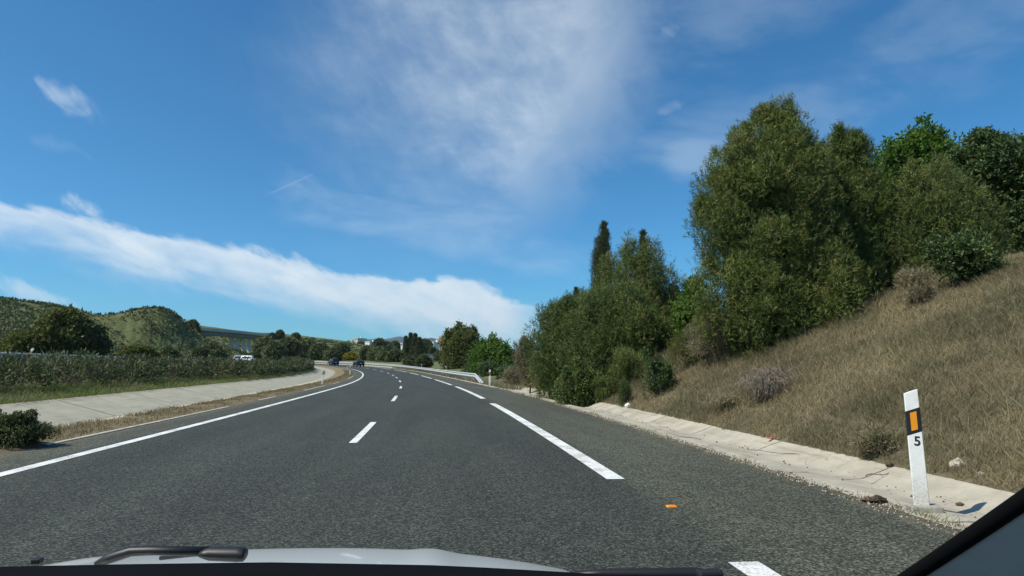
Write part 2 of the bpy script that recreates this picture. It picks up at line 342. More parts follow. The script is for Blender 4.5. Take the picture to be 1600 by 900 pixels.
class MB:                                 # hard-surface collector
    def __init__(s): s.V = []; s.F = []
    def add(s, V, Fc):
        n = len(s.V); s.V += [tuple(map(float, v)) for v in V]; s.F += [tuple(i + n for i in f) for f in Fc]
    def box(s, c, d, rz=0.0, R=None):
        x, y, z = d[0] / 2, d[1] / 2, d[2] / 2; cs, sn = cos(rz), sin(rz); V = []
        for sx in (-1, 1):
            for sy in (-1, 1):
                for sz in (-1, 1):
                    a, b_, e = sx * x, sy * y, sz * z; V.append((c[0] + a * cs - b_ * sn, c[1] + a * sn + b_ * cs, c[2] + e))
        s.add(V, [(0, 1, 3, 2), (4, 6, 7, 5), (0, 4, 5, 1), (2, 3, 7, 6), (0, 2, 6, 4), (1, 5, 7, 3)])
    def tube(s, pts, rad, n=8, cap=True):
        pts = [np.array(p, float) for p in pts]; k0 = len(s.V); rings = []
        for i, p in enumerate(pts):
            d = pts[min(i + 1, len(pts) - 1)] - pts[max(i - 1, 0)]; d = d / (np.linalg.norm(d) + 1e-9)
            a = np.cross(d, (0, 0, 1) if abs(d[2]) < 0.9 else (1, 0, 0)); a /= np.linalg.norm(a); b_ = np.cross(d, a)
            r = rad[i] if hasattr(rad, '__len__') else rad
            s.V += [tuple(p + r * (a * cos(2 * pi * j / n) + b_ * sin(2 * pi * j / n))) for j in range(n)]; rings.append(k0 + i * n)
        for i in range(len(pts) - 1):
            for j in range(n):
                q = (j + 1) % n; s.F.append((rings[i] + j, rings[i] + q, rings[i + 1] + q, rings[i + 1] + j))
        if cap: s.F.append(tuple(rings[0] + j for j in range(n))[::-1]); s.F.append(tuple(rings[-1] + j for j in range(n)))
    def loft(s, secs, cap=True):          # list of equal-length closed sections
        k = len(s.V); n = len(secs[0])
        for q in secs: s.V += [tuple(map(float, v)) for v in q]
        for i in range(len(secs) - 1):
            for j in range(n):
                j2 = (j + 1) % n; s.F.append((k + i * n + j, k + i * n + j2, k + (i + 1) * n + j2, k + (i + 1) * n + j))
        if cap: s.F.append(tuple(range(k + n - 1, k - 1, -1))); s.F.append(tuple(range(k + (len(secs) - 1) * n, k + len(secs) * n)))
    def build(s, name, m, parent=None, smooth=False, bevel=0.0, loc=None):
        o = mesh_obj(name, np.array(s.V), s.F, m, parent, smooth, loc=loc)
        if bevel: b_ = o.modifiers.new('bevel', 'BEVEL'); b_.width = bevel; b_.segments = 2; b_.limit_method = 'ANGLE'
        return o
def ribbon(name, s, secs, m):             # secs: function (s array) -> list of (o array, z array)
    rows = secs(s); V = []; UV = []
    for o, z in rows:
        o = np.broadcast_to(o, s.shape); z = np.broadcast_to(z, s.shape); V.append(road(s, o, z)); UV.append(np.stack([s, o], 1))
    n, k = len(s), len(rows); V = np.stack(V, 1).reshape(-1, 3); UV = np.stack(UV, 1).reshape(-1, 2)
    i, j = np.meshgrid(np.arange(n - 1), np.arange(k - 1), indexing='ij'); a = (i * k + j).ravel()
    return mesh_obj(name, V, np.stack([a, a + 1, a + k + 1, a + k], 1), m, None, True, uv=UV)

# ------------------------------------------------------------------ terrain
def emb(s, o):                            # cutting on the right, above the carriageway level
    s = np.asarray(s, float); o = np.asarray(o, float); t = np.maximum(o - 5.35, 0)
    k = 1 - 0.80 * sst(22, 46, s); top = 5.2 - 4.4 * sst(24, 60, s)
    z = 0.56 * k * t; z = top * (1 - np.exp(-z / top * 1.0)) * 1.0 + 0.0
    z = np.where(t < 12, top * np.tanh(0.56 * k * t / top), z)
    return 0.10 + z + 0.10 * wob(s, o, 1.1, 2) * sst(0.2, 2, t) + 0.03 * wob(s, o, 4.0, 5) * sst(0.1, 1, t)
s_f = np.concatenate([np.arange(-60, 2, 1.5), np.arange(2, 34, 0.1), np.arange(34, 206, 1.0)])
s_n = np.concatenate([np.arange(-60, 0, 1.5), np.arange(0, 60, 0.4), np.arange(60, 206, 1.5)])
jag = lambda s, a, k, sd: a * wob(s, s * 0.37, k, sd)
struct(ribbon('road', s_f, lambda s: [(-6.0 + jag(s, .04, 3, 1), -0.01), (-5.2, 0), (-3, 0), (-1, 0), (1, 0), (3, 0), (3.9, 0), (4.07 + jag(s, .035, 5, 2) + jag(s, .025, 17, 8), -0.004), (4.2 + jag(s, .04, 5, 2), -0.05)], M_ASPH))
struct(ribbon('gutter', s_f, lambda s: [(3.98, -0.03), (4.10 + jag(s, .03, 6, 1), -0.012), (4.42, 0.0), (4.80, -0.075), (5.0, -0.06), (5.35, 0.085), (5.52 + jag(s, .07, 1.2, 3) + jag(s, .04, 9, 4) + jag(s, .015, 23, 6), 0.135), (5.55 + jag(s, .07, 1.2, 3) + jag(s, .04, 9, 4) + jag(s, .015, 23, 6), 0.07)], M_GUT))
ditN = lambda s: -np.interp(s, [0, 15, 42, 92, 200], [7.1, 7.1, 7.5, 8.3, 8.5]); ditF = lambda s: -np.interp(s, [0, 15, 50, 90, 200], [10.1, 10.1, 11.0, 11.3, 11.5])
struct(ribbon('drainage_channel', s_n, lambda s: [(ditN(s) + 0.25, -0.09), (ditN(s) + jag(s, .03, 3, 5), -0.035), (ditN(s) - 0.45, -0.05), (ditN(s) - 0.95, -0.20), (ditN(s) - 1.3, -0.19), (ditF(s) + jag(s, .06, 1.4, 6), 0.24), (ditF(s) - 0.5, 0.15)], M_DITCH))
struct(ribbon('verge', s_n, lambda s: [(-5.86, -0.03), (-5.98 + jag(s, .05, 2, 7), 0.012), (-6.3, 0.03), (-6.8, 0.02 + jag(s, .015, 2, 2)), (ditN(s) + 0.02, -0.015), (ditN(s) - 0.2, -0.08)], M_VERGE))
ovz = lambda s: -0.55 * sst(50, 105, s)
struct(ribbon('median_bank', s_n, lambda s: [(ditF(s) + 0.2, 0.13), (ditF(s) - 0.1, 0.24 + jag(s, .02, 2, 9)), (-12.2, 0.42), (-14.5, 0.75), (-17.0, 1.05 + ovz(s)), (-18.3, 1.16 + ovz(s)), (-18.8, 1.10 + ovz(s))], M_BERM))
ovz = lambda s: -0.55 * sst(50, 105, s)
struct(ribbon('opposite_road', s_n, lambda s: [(-18.4, 1.15 + ovz(s)), (-18.7, 1.2 + ovz(s)), (-23.5, 1.22 + ovz(s)), (-29.0, 1.2 + ovz(s)), (-29.4, 1.0 + ovz(s))], M_ASPH))
oo = np.concatenate([np.arange(5.3, 14, 0.25), np.arange(14, 44, 1.5)])
for s_part, m_part in ((s_n[s_n <= 42], M_SLOPE), (s_n[s_n >= 41.5], M_BERM)):
    struct(ribbon('embankment', s_part, lambda s: [(np.full_like(s, o), emb(s, o) - (0.06 if o < 5.45 else 0)) for o in oo], m_part))

# hills given by the crest seen from the road: azimuth, elevation, at distance R
def crest(pts, R):
    a = np.array([azel(*p) for p in pts]); az_, el_ = a[:, 0], a[:, 1]; o = np.argsort(az_)
    return az_[o], (EYE[2] + R * np.tan(el_))[o]
HILLS = []
def add_hill(pts, R, r0, back, base=1.2): HILLS.append((*crest(pts, R), R, r0, back, base))
add_hill([(-900, 470), (-500, 480), (-200, 470), (0, 474), (75, 483), (150, 497), (185, 495), (215, 488), (245, 485), (262, 487), (280, 499), (300, 518), (330, 536), (400, 560), (500, 585)], 210, 62, 160)
add_hill([(-400, 490), (100, 500), (220, 500), (260, 502), (300, 507), (345, 513), (400, 520), (440, 522), (500, 527), (540, 533), (575, 540), (620, 548), (700, 560), (800, 580)], 430, 285, 300)
add_hill([(400, 560), (500, 540), (550, 537), (600, 541), (660, 545), (700, 543), (760, 548), (900, 555), (1200, 560), (1800, 570)], 520, 240, 400)
def ground_z(x, y):
    s, o = so_of(x, y); s = s.reshape(np.shape(x)); o = o.reshape(np.shape(x))
    r = np.hypot(x, y); a = np.arctan2(x, y)
    pz = np.interp(s, SS, PZ); base = np.where(r < 600, pz, 2.0)
    h = np.full(r.shape, 0.0)
    for (az_, zc, R, r0, back, b0) in HILLS:
        c = np.interp(a, az_, zc, left=zc[0] * 0.6, right=-3.0)
        t = np.where(r < R, sst(r0, R, r) ** 0.85, 1 - sst(R, R + back, r) * 0.8)
        h = np.maximum(h, np.where(c > 0, c * t, 0) + np.where((r > r0) & (c > 3), 1, 0) * (wob(x, y, 0.05, 3) * 0.5 + wob(x, y, 0.13, 1) * 0.25) * np.minimum(t * 2, 1))
    far = np.abs(o)
    corr = np.where(o > 4, emb(s, o) - 0.5, np.where(o > -10, -0.35, np.where(o > -18, -0.1, np.where(o > -30, 0.75, 0.9))))
    corr = corr + pz + np.where(o < -17, -0.55 * sst(50, 105, s), 0)
    m = sst(30, 60, far) * np.where(o > 0, sst(60, 200, r), 1); m = np.where(r > 330, 1.0, m); m = np.maximum(m, sst(196, 214, s))
    z = corr * (1 - m) + np.maximum(h, base * 0.4) * m
    return z
rr = np.concatenate([np.arange(0.5, 60, 1.5), np.geomspace(60, 9000, 150)])
aa = np.concatenate([np.linspace(-pi, -0.85, 60)[:-1], np.linspace(-0.85, 0.3, 300)[:-1], np.linspace(0.3, pi, 70)])
A_, R_ = np.meshgrid(aa, rr, indexing='ij'); gx, gy = R_ * np.sin(A_), R_ * np.cos(A_); gz = ground_z(gx, gy)
n, k = gx.shape; i, j = np.meshgrid(np.arange(n - 1), np.arange(k - 1), indexing='ij'); a = (i * k + j).ravel()
struct(mesh_obj('ground', np.stack([gx, gy, gz], -1).reshape(-1, 3), np.stack([a, a + k, a + k + 1, a + 1], 1), M_HILL, None, True))
def gz1(x, y): return float(ground_z(np.array([x]), np.array([y]))[0])
# far mountains
def mountain(pts, R, depth, sd):
    azs, zc = crest(pts, R); aa_ = np.linspace(azs[0], azs[-1], 220); rr_ = np.linspace(R - depth, R + depth, 40)
    A_, R_ = np.meshgrid(aa_, rr_, indexing='ij'); x, y = R_ * np.sin(A_), R_ * np.cos(A_)
    t = 1 - np.abs(R_ - R) / depth; c = np.interp(A_, azs, zc)
    z = -40 + (c + 40) * np.clip(t, 0, 1) ** 0.8 + (wob(x, y, 0.006, sd) * 26 + wob(x, y, 0.017, sd) * 11) * (0.25 + 0.75 * (1 - t)) * (t > 0)
    n, k = x.shape; i, j = np.meshgrid(np.arange(n - 1), np.arange(k - 1), indexing='ij'); a = (i * k + j).ravel()
    struct(mesh_obj('mountain', np.stack([x, y, z], -1).reshape(-1, 3), np.stack([a, a + k, a + k + 1, a + 1], 1), M_MOUNT, None, True))
mountain([(300, 560), (480, 545), (545, 535), (575, 529), (600, 529), (612, 527), (625, 525), (640, 528), (652, 532), (662, 530), (673, 527), (685, 530), (700, 536), (760, 545), (900, 560)], 7000, 1400, 1)
mountain([(200, 575), (430, 545), (520, 534), (570, 530), (640, 533), (760, 541), (900, 560)], 5600, 900, 2)

# ------------------------------------------------------------------ painted markings
def strip(name, s0, s1, o, w, z=0.004, st=0.25):
    s = np.linspace(s0, s1, max(3, int((s1 - s0) / st) + 1))
    return struct(ribbon(name, s, lambda s: [(o - w / 2, z), (o, z), (o + w / 2, z)], M_PAINT))
strip('edge_line', -30, 204, -4.81, 0.17, 0.004, 0.5)
for a_, b_ in [(-13.5, -9.5), (-1.2, 2.8), (11.1, 15.0), (23.6, 27.8), (37.2, 41.6), (52.6, 57.6), (67.4, 72.2), (79.4, 83.8), (92.2, 96.6), (104.4, 108.8), (114, 118), (122.5, 126.5), (133, 137), (145, 149), (157, 161)]:
    strip('lane_marking', a_, b_, -1.34, 0.125)
for a_, b_ in [(-30, -15), (-11, 4.35), (7.5, 22.3), (25.5, 41.4), (45.1, 62.6), (66.7, 80.9), (85.6, 98.5), (102, 116), (119.5, 134), (138, 153), (157, 172), (176, 191)]:
    strip('edge_marking', a_, b_, 1.95, 0.205)
# thin pale kerb strip left at the inner asphalt edge, broken where dirt covers it
for a_, b_ in [(11.0, 20.5), (24, 27), (33.5, 42.0), (47, 52), (62.5, 76)]:
    s = np.arange(a_, b_, 0.2)
    struct(ribbon('kerb_strip', s, lambda s: [(-5.80 + jag(s, .012, 6, 3), 0.0), (-5.81 + jag(s, .012, 6, 3), 0.012), (-5.86 + jag(s, .015, 5, 4), 0.013), (-5.88, 0.0)], M_KERB))

# ------------------------------------------------------------------ foliage
def nrm(v): return v / (np.linalg.norm(v, axis=-1, keepdims=True) + 1e-9)
def rdir(n): return nrm(rng.normal(size=(n, 3)))
def blades(P, D, L, W):                   # one thin triangle per needle
    sd_ = nrm(np.cross(D, rdir(len(P)))); L = np.asarray(L)[:, None]; W = np.broadcast_to(W, len(P))[:, None]
    return np.stack([P - sd_ * W / 2, P + sd_ * W / 2, P + D * L], 1)
def leafs(P, D, L, W):                    # pointed leaf, two triangles' worth of area in one quad
    sd_ = nrm(np.cross(D, rdir(len(P)))); L = np.asarray(L)[:, None]; W = np.broadcast_to(W, len(P))[:, None]
    return np.stack([P, P + D * L * 0.45 + sd_ * W / 2, P + D * L, P + D * L * 0.45 - sd_ * W / 2], 1)
def foliage(name, polys, tone, tint, m, parent=None):
    n, c, _ = polys.shape
    return mesh_obj(name, polys.reshape(-1, 3), np.arange(n * c).reshape(n, c), m, parent, False, attrs={'tone': np.repeat(tone, c), 'tint': np.repeat(tint, c)})
def shoots(C, Rr, per, kind, size, up_=0.5, fill=0.25):
    """C (m,3) clump centres, Rr (m,3) radii; shoots over every clump, needles or leaves on every shoot"""
    m_ = len(C); k = rng.integers(0, m_, m_ * per); d = rdir(len(k)); d[:, 2] = d[:, 2] * 0.85 + 0.15; d = nrm(d)
    rad = np.where(rng.random(len(k)) < fill, rng.uniform(0.35, 0.85, len(k)), rng.uniform(0.8, 1.1, len(k)))
    P = C[k] + d * Rr[k] * rad[:, None]
    ax = nrm(d * (1 - up_) + np.array([0, 0, 1]) * up_ + rng.normal(size=P.shape) * 0.28)
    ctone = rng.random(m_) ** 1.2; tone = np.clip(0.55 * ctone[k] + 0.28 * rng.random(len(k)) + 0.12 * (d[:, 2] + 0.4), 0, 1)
    ctint = (rng.random(m_) < 0.16) * rng.random(m_) * 0.8; tint = np.clip(ctint[k] + (rng.random(len(k)) < 0.05) * 0.6, 0, 1)
    if kind == 'needle':
        nn = 9; Ls = size * rng.uniform(0.7, 1.35, len(k)); kk = np.repeat(np.arange(len(k)), nn); t = rng.random(len(kk))
        B = P[kk] + ax[kk] * (Ls[kk] * t)[:, None]; D = nrm(ax[kk] * 0.75 + rdir(len(kk)) * 0.75)
        tone = tone[kk] + .30 * (t - .55); tint_ = tint[kk]  # highlight put into the colour: needles paler towards the shoot tip
        return blades(B, D, size * 0.55 * rng.uniform(0.7, 1.2, len(kk)), size * 0.075), np.clip(tone + rng.normal(size=len(kk)) * 0.10, 0, 1), tint_
    nn = 5; Ls = size * 1.5 * rng.uniform(0.6, 1.3, len(k)); kk = np.repeat(np.arange(len(k)), nn); t = rng.random(len(kk))
    B = P[kk] + ax[kk] * (Ls[kk] * t)[:, None]; D = nrm(ax[kk] * 0.5 + rdir(len(kk)))
    return leafs(B, D, size * rng.uniform(0.6, 1.2, len(kk)), size * (0.42 if kind == 'leaf' else 0.24)), np.clip(tone[kk] + rng.normal(size=len(kk)) * 0.12, 0, 1), tint[kk]
RT3 = np.array([rt[0], rt[1], 0.0])
def tree(name, label, cat, rows, D, foot, mats, kind='needle', size=0.2, n=120, r=(0.35, 0.6), per=60, up_=0.5, fill=0.15, depth=0.9, group=None, trunk=0.11, limbs=9, spikes=0, leafname='foliage', flat=None, gap=0.0, ground=None):
    """rows: (py, px left, px right) of the crown as it is seen; foot: (px, py); the crown is filled in the round at distance D"""
    if flat is None: flat = 1.15 if kind == 'needle' else 0.85
    fx, fy = foot; B = at(fx, fy, D)
    if ground is not None: B = np.array([B[0], B[1], ground])
    rows = sorted(rows); ys = [q[0] for q in rows]
    zs = np.array([at(fx, y, D)[2] for y in ys]); sc = D / F
    c_ = np.array([((q[1] + q[2]) / 2 - fx) * sc / 1.0 for q in rows]); h_ = np.array([(q[2] - q[1]) / 2 * sc for q in rows])
    o_ = np.argsort(zs); zs, c_, h_ = zs[o_], c_[o_], h_[o_]
    z0, z1 = zs[0], zs[-1]
    # sample heights in proportion to the girth
    zz = np.linspace(z0, z1, 200); hw = np.interp(zz, zs, h_) + 0.05; pdf = np.cumsum(hw ** (0.6 if depth == 1 else 1.4)); pdf /= pdf[-1]
    Z = np.interp(rng.random(n), pdf, zz); H = np.interp(Z, zs, h_); Cx = np.interp(Z, zs, c_)
    R = rng.uniform(r[0], r[1], n) * np.clip(H / (r[1] * 1.5), 0.14 if depth == 1 else 0.24, 1); Rin = np.maximum(H - R * 0.55, 0)
    ang = rng.uniform(0, 2 * pi, n); q = np.sqrt(rng.uniform(gap, 1, n))
    u = Cx + np.cos(ang) * Rin * q * (1 + 0.10 * rng.normal(size=n)); v = np.sin(ang) * Rin * q * depth
    fwd2 = np.array([FH[0], FH[1], 0.0]); C = RT3 * u[:, None] + fwd2 * v[:, None]; C[:, 2] = Z - B[2] - R * 0.3
    Rr = np.stack([R, R, R * flat], 1)
    if spikes:                            # leading shoots standing out of the outline
        k = rng.integers(0, n, spikes); Cs = C[k] + np.stack([rng.normal(size=spikes) * .1, rng.normal(size=spikes) * .1, R[k] * rng.uniform(0.75, 1.15, spikes)], 1)
        C = np.concatenate([C, Cs]); Rr = np.concatenate([Rr, np.stack([R[k] * .24, R[k] * .24, R[k] * .85], 1)])
    o = empty(name, B); tag(o, label, cat, group)
    P, tone, tint = shoots(C, Rr, per, kind, size, up_, fill)
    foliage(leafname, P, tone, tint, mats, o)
    if trunk:
        mb = MB(); top = np.array([RT3 * np.interp(z0 + (z1 - z0) * 0.8, zs, c_) + [0, 0, (z0 + (z1 - z0) * 0.8) - B[2]]])[0]
        pts = [np.array([0, 0, -0.5]), np.array([0.02, 0, 0.0])] + [top * t + np.array([rng.normal() * .05, rng.normal() * .05, 0]) for t in (0.25, 0.5, 0.75, 1)]
        mb.tube(pts, [trunk * 1.25, trunk, trunk * .8, trunk * .6, trunk * .38, trunk * .15], 8)
        mb.build('trunk', M_BARK, o, True)
        lb = MB()
        for i in rng.choice(len(C), min(limbs, len(C)), False):
            t = rng.uniform(0.15, 0.75); a = top * t; e = C[i]; mid = a * .5 + e * .5 + np.array([0, 0, -0.08 * np.linalg.norm(e - a)])
            lb.tube([a, mid, e], [trunk * .32, trunk * .22, trunk * .07], 5)
        if limbs: lb.build('limbs', M_BARK, o, True)
    return o
def shrub(name, label, cat, P, size3, mats, kind='leaf', size=0.07, n=14, per=60, up_=0.6, group=None, stems=8, stemmat=None, spikes=0, leafname='foliage', fill=0.3, lean=(0, 0)):
    """a bush on the point P with size3 = half width, half depth, height"""
    w, d, h = size3; P = np.array(P, float); o = empty(name, P); tag(o, label, cat, group)
    a = rng.uniform(0, 2 * pi, n); q = np.sqrt(rng.random(n)); t = rng.uniform(0.03, 0.8, n)
    prof = np.sqrt(np.clip(1 - ((t - 0.35) / 0.75) ** 2, 0.1, 1))
    C = np.stack([np.cos(a) * q * w * 0.72 * prof + lean[0] * t, np.sin(a) * q * d * 0.72 * prof + lean[1] * t, t * h], 1)
    R = np.stack([np.full(n, 0.38 * w), np.full(n, 0.38 * d), np.full(n, 0.26 * h)], 1) * rng.uniform(0.7, 1.15, n)[:, None]
    if spikes:
        k = rng.integers(0, n, spikes); Cs = C[k] + np.stack([rng.normal(size=spikes) * .12 * w, rng.normal(size=spikes) * .12 * d, R[k, 2] * rng.uniform(.9, 1.7, spikes)], 1)
        C = np.concatenate([C, Cs]); R = np.concatenate([R, R[k] * np.array([.2, .2, .8])])
    Pp, tone, tint = shoots(C, R, per, kind, size, up_, fill); foliage(leafname, Pp, tone, tint, mats, o)
    if stems:
        mb = MB(); rs = max(0.008, 0.02 * h)
        for i in rng.choice(len(C), min(stems, len(C)), False): mb.tube([(C[i][0] * .1, C[i][1] * .1, -0.1), C[i] * np.array([.45, .45, .5]), C[i]], [rs, rs * .7, rs * .3], 5)
        mb.build('stems', stemmat or M_BARK, o, True)
    return o
def hit(px, py, o_min=4.5):               # where the ray of that pixel meets the cutting
    d = ray(px, py); t = np.arange(3, 120, 0.05); P = EYE + t[:, None] * d; S, O = so_of(P[:, 0], P[:, 1])
    h = np.interp(S, SS, PZ) + np.where(O > 5.35, emb(S, O), 0); k = np.where((P[:, 2] < h))[0]
    return P[k[0]] if len(k) else P[-1]
def hitD(px, py): return float((hit(px, py) - EYE) @ FH)

# --- the big trees on the cutting
pine_rows = [(172, 1214, 1226), (184, 1203, 1250), (202, 1180, 1284), (225, 1158, 1294), (250, 1140, 1298), (272, 1116, 1304), (290, 1100, 1312), (340, 1092, 1318), (385, 1090, 1325), (430, 1098, 1335), (460, 1095, 1350), (500, 1104, 1360), (545, 1135, 1345), (575, 1160, 1310), (592, 1170, 1270)]
DP = 17.5
tree('pine_tree', 'tallest pine on the right bank, its broad crown reaching low to the grass', 'tree', pine_rows, DP, (1232, 596), L_PINE, size=0.20, n=430, r=(0.24, 0.56), per=84, up_=0.6, spikes=300, trunk=0.13, limbs=26)
tree('pine_tree', 'slimmer dark pine with a narrow tip, close behind the right of the tallest pine', 'tree', [(208, 1338, 1352), (218, 1324, 1364), (234, 1304, 1376), (250, 1290, 1384), (290, 1290, 1392), (345, 1280, 1406), (400, 1275, 1410), (440, 1270, 1412), (490, 1265, 1405), (530, 1265, 1375), (560, 1260, 1320)], DP + .6, (1335, 540), L_PINE2, size=0.20, n=230, r=(0.26, 0.52), per=80, up_=0.65, spikes=150, trunk=0.10, limbs=14)
tree('pine_tree', 'low rounded pine with soft olive needles standing on the dry grass of the bank', 'tree', [(274, 1468, 1494), (286, 1440, 1520), (300, 1412, 1540), (340, 1396, 1556), (380, 1385, 1564), (420, 1385, 1564), (455, 1395, 1545), (474, 1415, 1505)], 17.5, (1462, 480), L_OLIVE, size=0.20, n=240, r=(0.26, 0.46), per=60, up_=0.6, spikes=60, trunk=0.09, limbs=16)
tree('broadleaf_tree', 'bright green leafy tree rising behind the pines on the bank', 'tree', [(213, 1440, 1458), (225, 1405, 1485), (240, 1380, 1505), (265, 1372, 1512), (300, 1368, 1515), (360, 1380, 1510), (420, 1390, 1500)], 23, (1445, 450), L_GREEN, kind='leaf', size=0.17, n=120, r=(0.35, 0.62), per=60, up_=0.3, spikes=30, trunk=0.12)
tree('broadleaf_tree', 'dark dense tree at the right edge of the bank, cut by the picture frame', 'tree', [(215, 1532, 1556), (226, 1515, 1612), (260, 1508, 1680), (310, 1512, 1720), (360, 1530, 1730), (400, 1545, 1720), (440, 1570, 1700)], 20, (1640, 440), L_DARKG, kind='leaf', size=0.13, n=190, r=(0.35, 0.6), per=90, up_=0.3, spikes=40, trunk=0.14)
tree('broadleaf_tree', 'fresh green small tree tucked between the roadside clump and the tallest pine', 'tree', [(440, 1085, 1095), (455, 1074, 1106), (480, 1058, 1118), (510, 1056, 1124), (535, 1066, 1120)], 24, (1088, 548), L_GREEN, kind='leaf', size=0.15, n=40, r=(0.3, 0.5), per=60, up_=0.3, trunk=0.07)
# --- the roadside clump
tree('cypress_tree', 'tall narrow cypress spire rising above the roadside clump', 'tree', [(350, 945, 951), (362, 940, 955), (380, 932, 957), (410, 927, 958), (440, 925, 958), (480, 928, 955), (540, 930, 955)], 37, (941, 575), L_CYP, size=0.17, n=420, r=(0.22, 0.34), per=34, up_=0.85, depth=1, trunk=0.14, limbs=0)
tree('cypress_tree', 'small cypress tip showing over the left shoulder of the roadside clump', 'tree', [(450, 901, 904), (462, 897, 907), (480, 895, 909), (530, 894, 910)], 44, (902, 580), L_CYP, size=0.17, n=110, r=(0.2, 0.3), per=36, up_=0.85, depth=1, trunk=0.1, limbs=0)
tree('cypress_tree', 'slender cypress tip poking out beside the top of the tallest clump pine', 'tree', [(361, 1008, 1012), (375, 1004, 1016), (400, 1002, 1018), (480, 1000, 1020)], 36, (1010, 560), L_CYP, size=0.17, n=130, r=(0.2, 0.3), per=36, up_=0.8, depth=1, trunk=0.1, limbs=0)
tree('pine_tree', 'highest rounded pine at the back of the roadside clump', 'tree', [(394, 985, 1008), (402, 962, 1030), (414, 950, 1050), (425, 942, 1066), (455, 930, 1082), (490, 925, 1090), (530, 930, 1092), (565, 950, 1085)], 30, (1010, 580), L_PINE, size=0.24, n=230, r=(0.4, 0.75), per=70, up_=0.6, spikes=70, trunk=0.13)
tree('pine_tree', 'leftmost leaning pine of the roadside clump, spreading out over the gutter', 'tree', [(474, 868, 884), (484, 854, 902), (506, 838, 936), (535, 826, 950), (570, 826, 950), (600, 832, 940), (622, 842, 925)], 27, (890, 622), L_PINE2, size=0.22, n=230, r=(0.32, 0.58), per=70, up_=0.5, spikes=50, trunk=0.1)
tree('pine_tree', 'broad pine filling the middle of the roadside clump', 'tree', [(454, 968, 1004), (464, 928, 1020), (484, 895, 1036), (510, 880, 1050), (545, 880, 1056), (580, 890, 1048), (606, 905, 1015)], 25.5, (965, 610), L_PINE2, size=0.22, n=300, r=(0.34, 0.62), per=75, up_=0.6, spikes=90, trunk=0.12)
tree('pine_tree', 'dark pine at the right of the roadside clump with a tuft sticking up', 'tree', [(443, 1073, 1084), (460, 1058, 1092), (490, 1040, 1090), (520, 1035, 1080), (550, 1030, 1065)], 29, (1060, 575), L_PINE2, size=0.22, n=60, r=(0.3, 0.55), per=65, up_=0.6, spikes=20, trunk=0.08)

tree('pine_tree', 'bushy pine closing the gap between the leftmost pine and the tall cypress', 'tree', [(464, 918, 930), (474, 904, 948), (490, 885, 965), (525, 878, 970), (570, 880, 970)], 31, (925, 590), L_OLIVE, size=0.24, n=120, r=(0.4, 0.7), per=60, up_=0.6, spikes=50, trunk=0.1)
def on_slope(px, py): return hit(px, py)
shrub('bush', 'dark round bush at the foot of the roadside clump, touching the asphalt edge', 'bush', road(22.2, 4.85, -.15), (0.95, 0.85, 1.35), L_PINE2, 'leaf', 0.075, 46, 110, spikes=20)
shrub('bush', 'light green needle bush between the dark round bush and the little juniper', 'bush', on_slope(946, 622), (0.42, 0.4, 0.62), L_OLIVE, 'needle', 0.13, 18, 90, 0.8)
shrub('bush', 'little upright juniper bush at the edge of the pale gutter', 'bush', on_slope(976, 631), (0.2, 0.2, 0.72), L_DARKG, 'needle', 0.09, 18, 70, 0.7)
shrub('bush', 'open leafy bush growing alone on the dry grass below the pines', 'bush', on_slope(1030, 616), (0.46, 0.4, 0.95), L_DARKG, 'leaf', 0.06, 20, 60, 0.6, spikes=14, stems=14)
shrub('bush', 'mid green shrub under the right side of the roadside clump', 'bush', on_slope(985, 598), (0.7, 0.6, 1.1), L_OLIVE, 'needle', 0.16, 20, 80, 0.7)
shrub('bush', 'yellowish broom bush at the head of the dry slope', 'bush', on_slope(1078, 572), (0.65, 0.6, 1.1), L_YEL, 'needle', 0.16, 22, 80, 0.7)
shrub('bush', 'brown dried broom bush beside the yellowish broom', 'bush', on_slope(1112, 568), (0.75, 0.6, 1.15), L_GREY, 'needle', 0.16, 22, 90, 0.75, stemmat=M_TWIG)
shrub('bush', 'grey green dead looking shrub at the feet of the low rounded pine', 'bush', on_slope(1432, 478), (0.42, 0.4, 0.7), L_GREY, 'needle', 0.15, 16, 80, 0.7, stemmat=M_TWIG, stems=14)
shrub('bush', 'dark low bush filling the shade right of the low rounded pine', 'bush', on_slope(1515, 440), (0.8, 0.6, 1.0), L_DARKG, 'leaf', 0.09, 22, 90, 0.5)

# --- beyond the clump, right of the guard rail
def flat_(px, py, dz=0.0):
    d = ray(px, py); t = np.arange(4, 400, 0.2); P = EYE + t[:, None] * d; S, O = so_of(P[:, 0], P[:, 1]); h = np.interp(S, SS, PZ) + dz
    k = np.where(P[:, 2] < h)[0]; return P[k[0]] if len(k) else P[-1]
tree('bare_shrub', 'tall half bare shrub with thin grey stems at the left of the roadside clump', 'shrub', [(533, 812, 822), (550, 802, 838), (575, 805, 845), (598, 815, 842)], 33, (828, 606), L_GREY, size=0.22, n=40, r=(0.25, 0.45), per=45, up_=0.85, spikes=30, trunk=0.04, limbs=22)
tree('broadleaf_tree', 'bright green roadside tree right behind the lone marker post at the rail end', 'tree', [(535, 757, 764), (545, 742, 790), (560, 738, 806), (575, 738, 808), (588, 742, 804)], 72, (772, 591), L_GREEN, kind='leaf', size=0.28, n=150, r=(0.55, 0.9), per=70, up_=0.3, spikes=20, trunk=0.1)
tree('broadleaf_tree', 'dark leafy tree with yellowing top behind the elbow of the guard rail', 'tree', [(517, 702, 722), (526, 695, 738), (545, 689, 752), (565, 688, 758), (580, 692, 756)], 105, (722, 582), L_YEL, kind='leaf', size=0.34, n=170, r=(0.8, 1.3), per=70, up_=0.4, spikes=40, trunk=0.14)
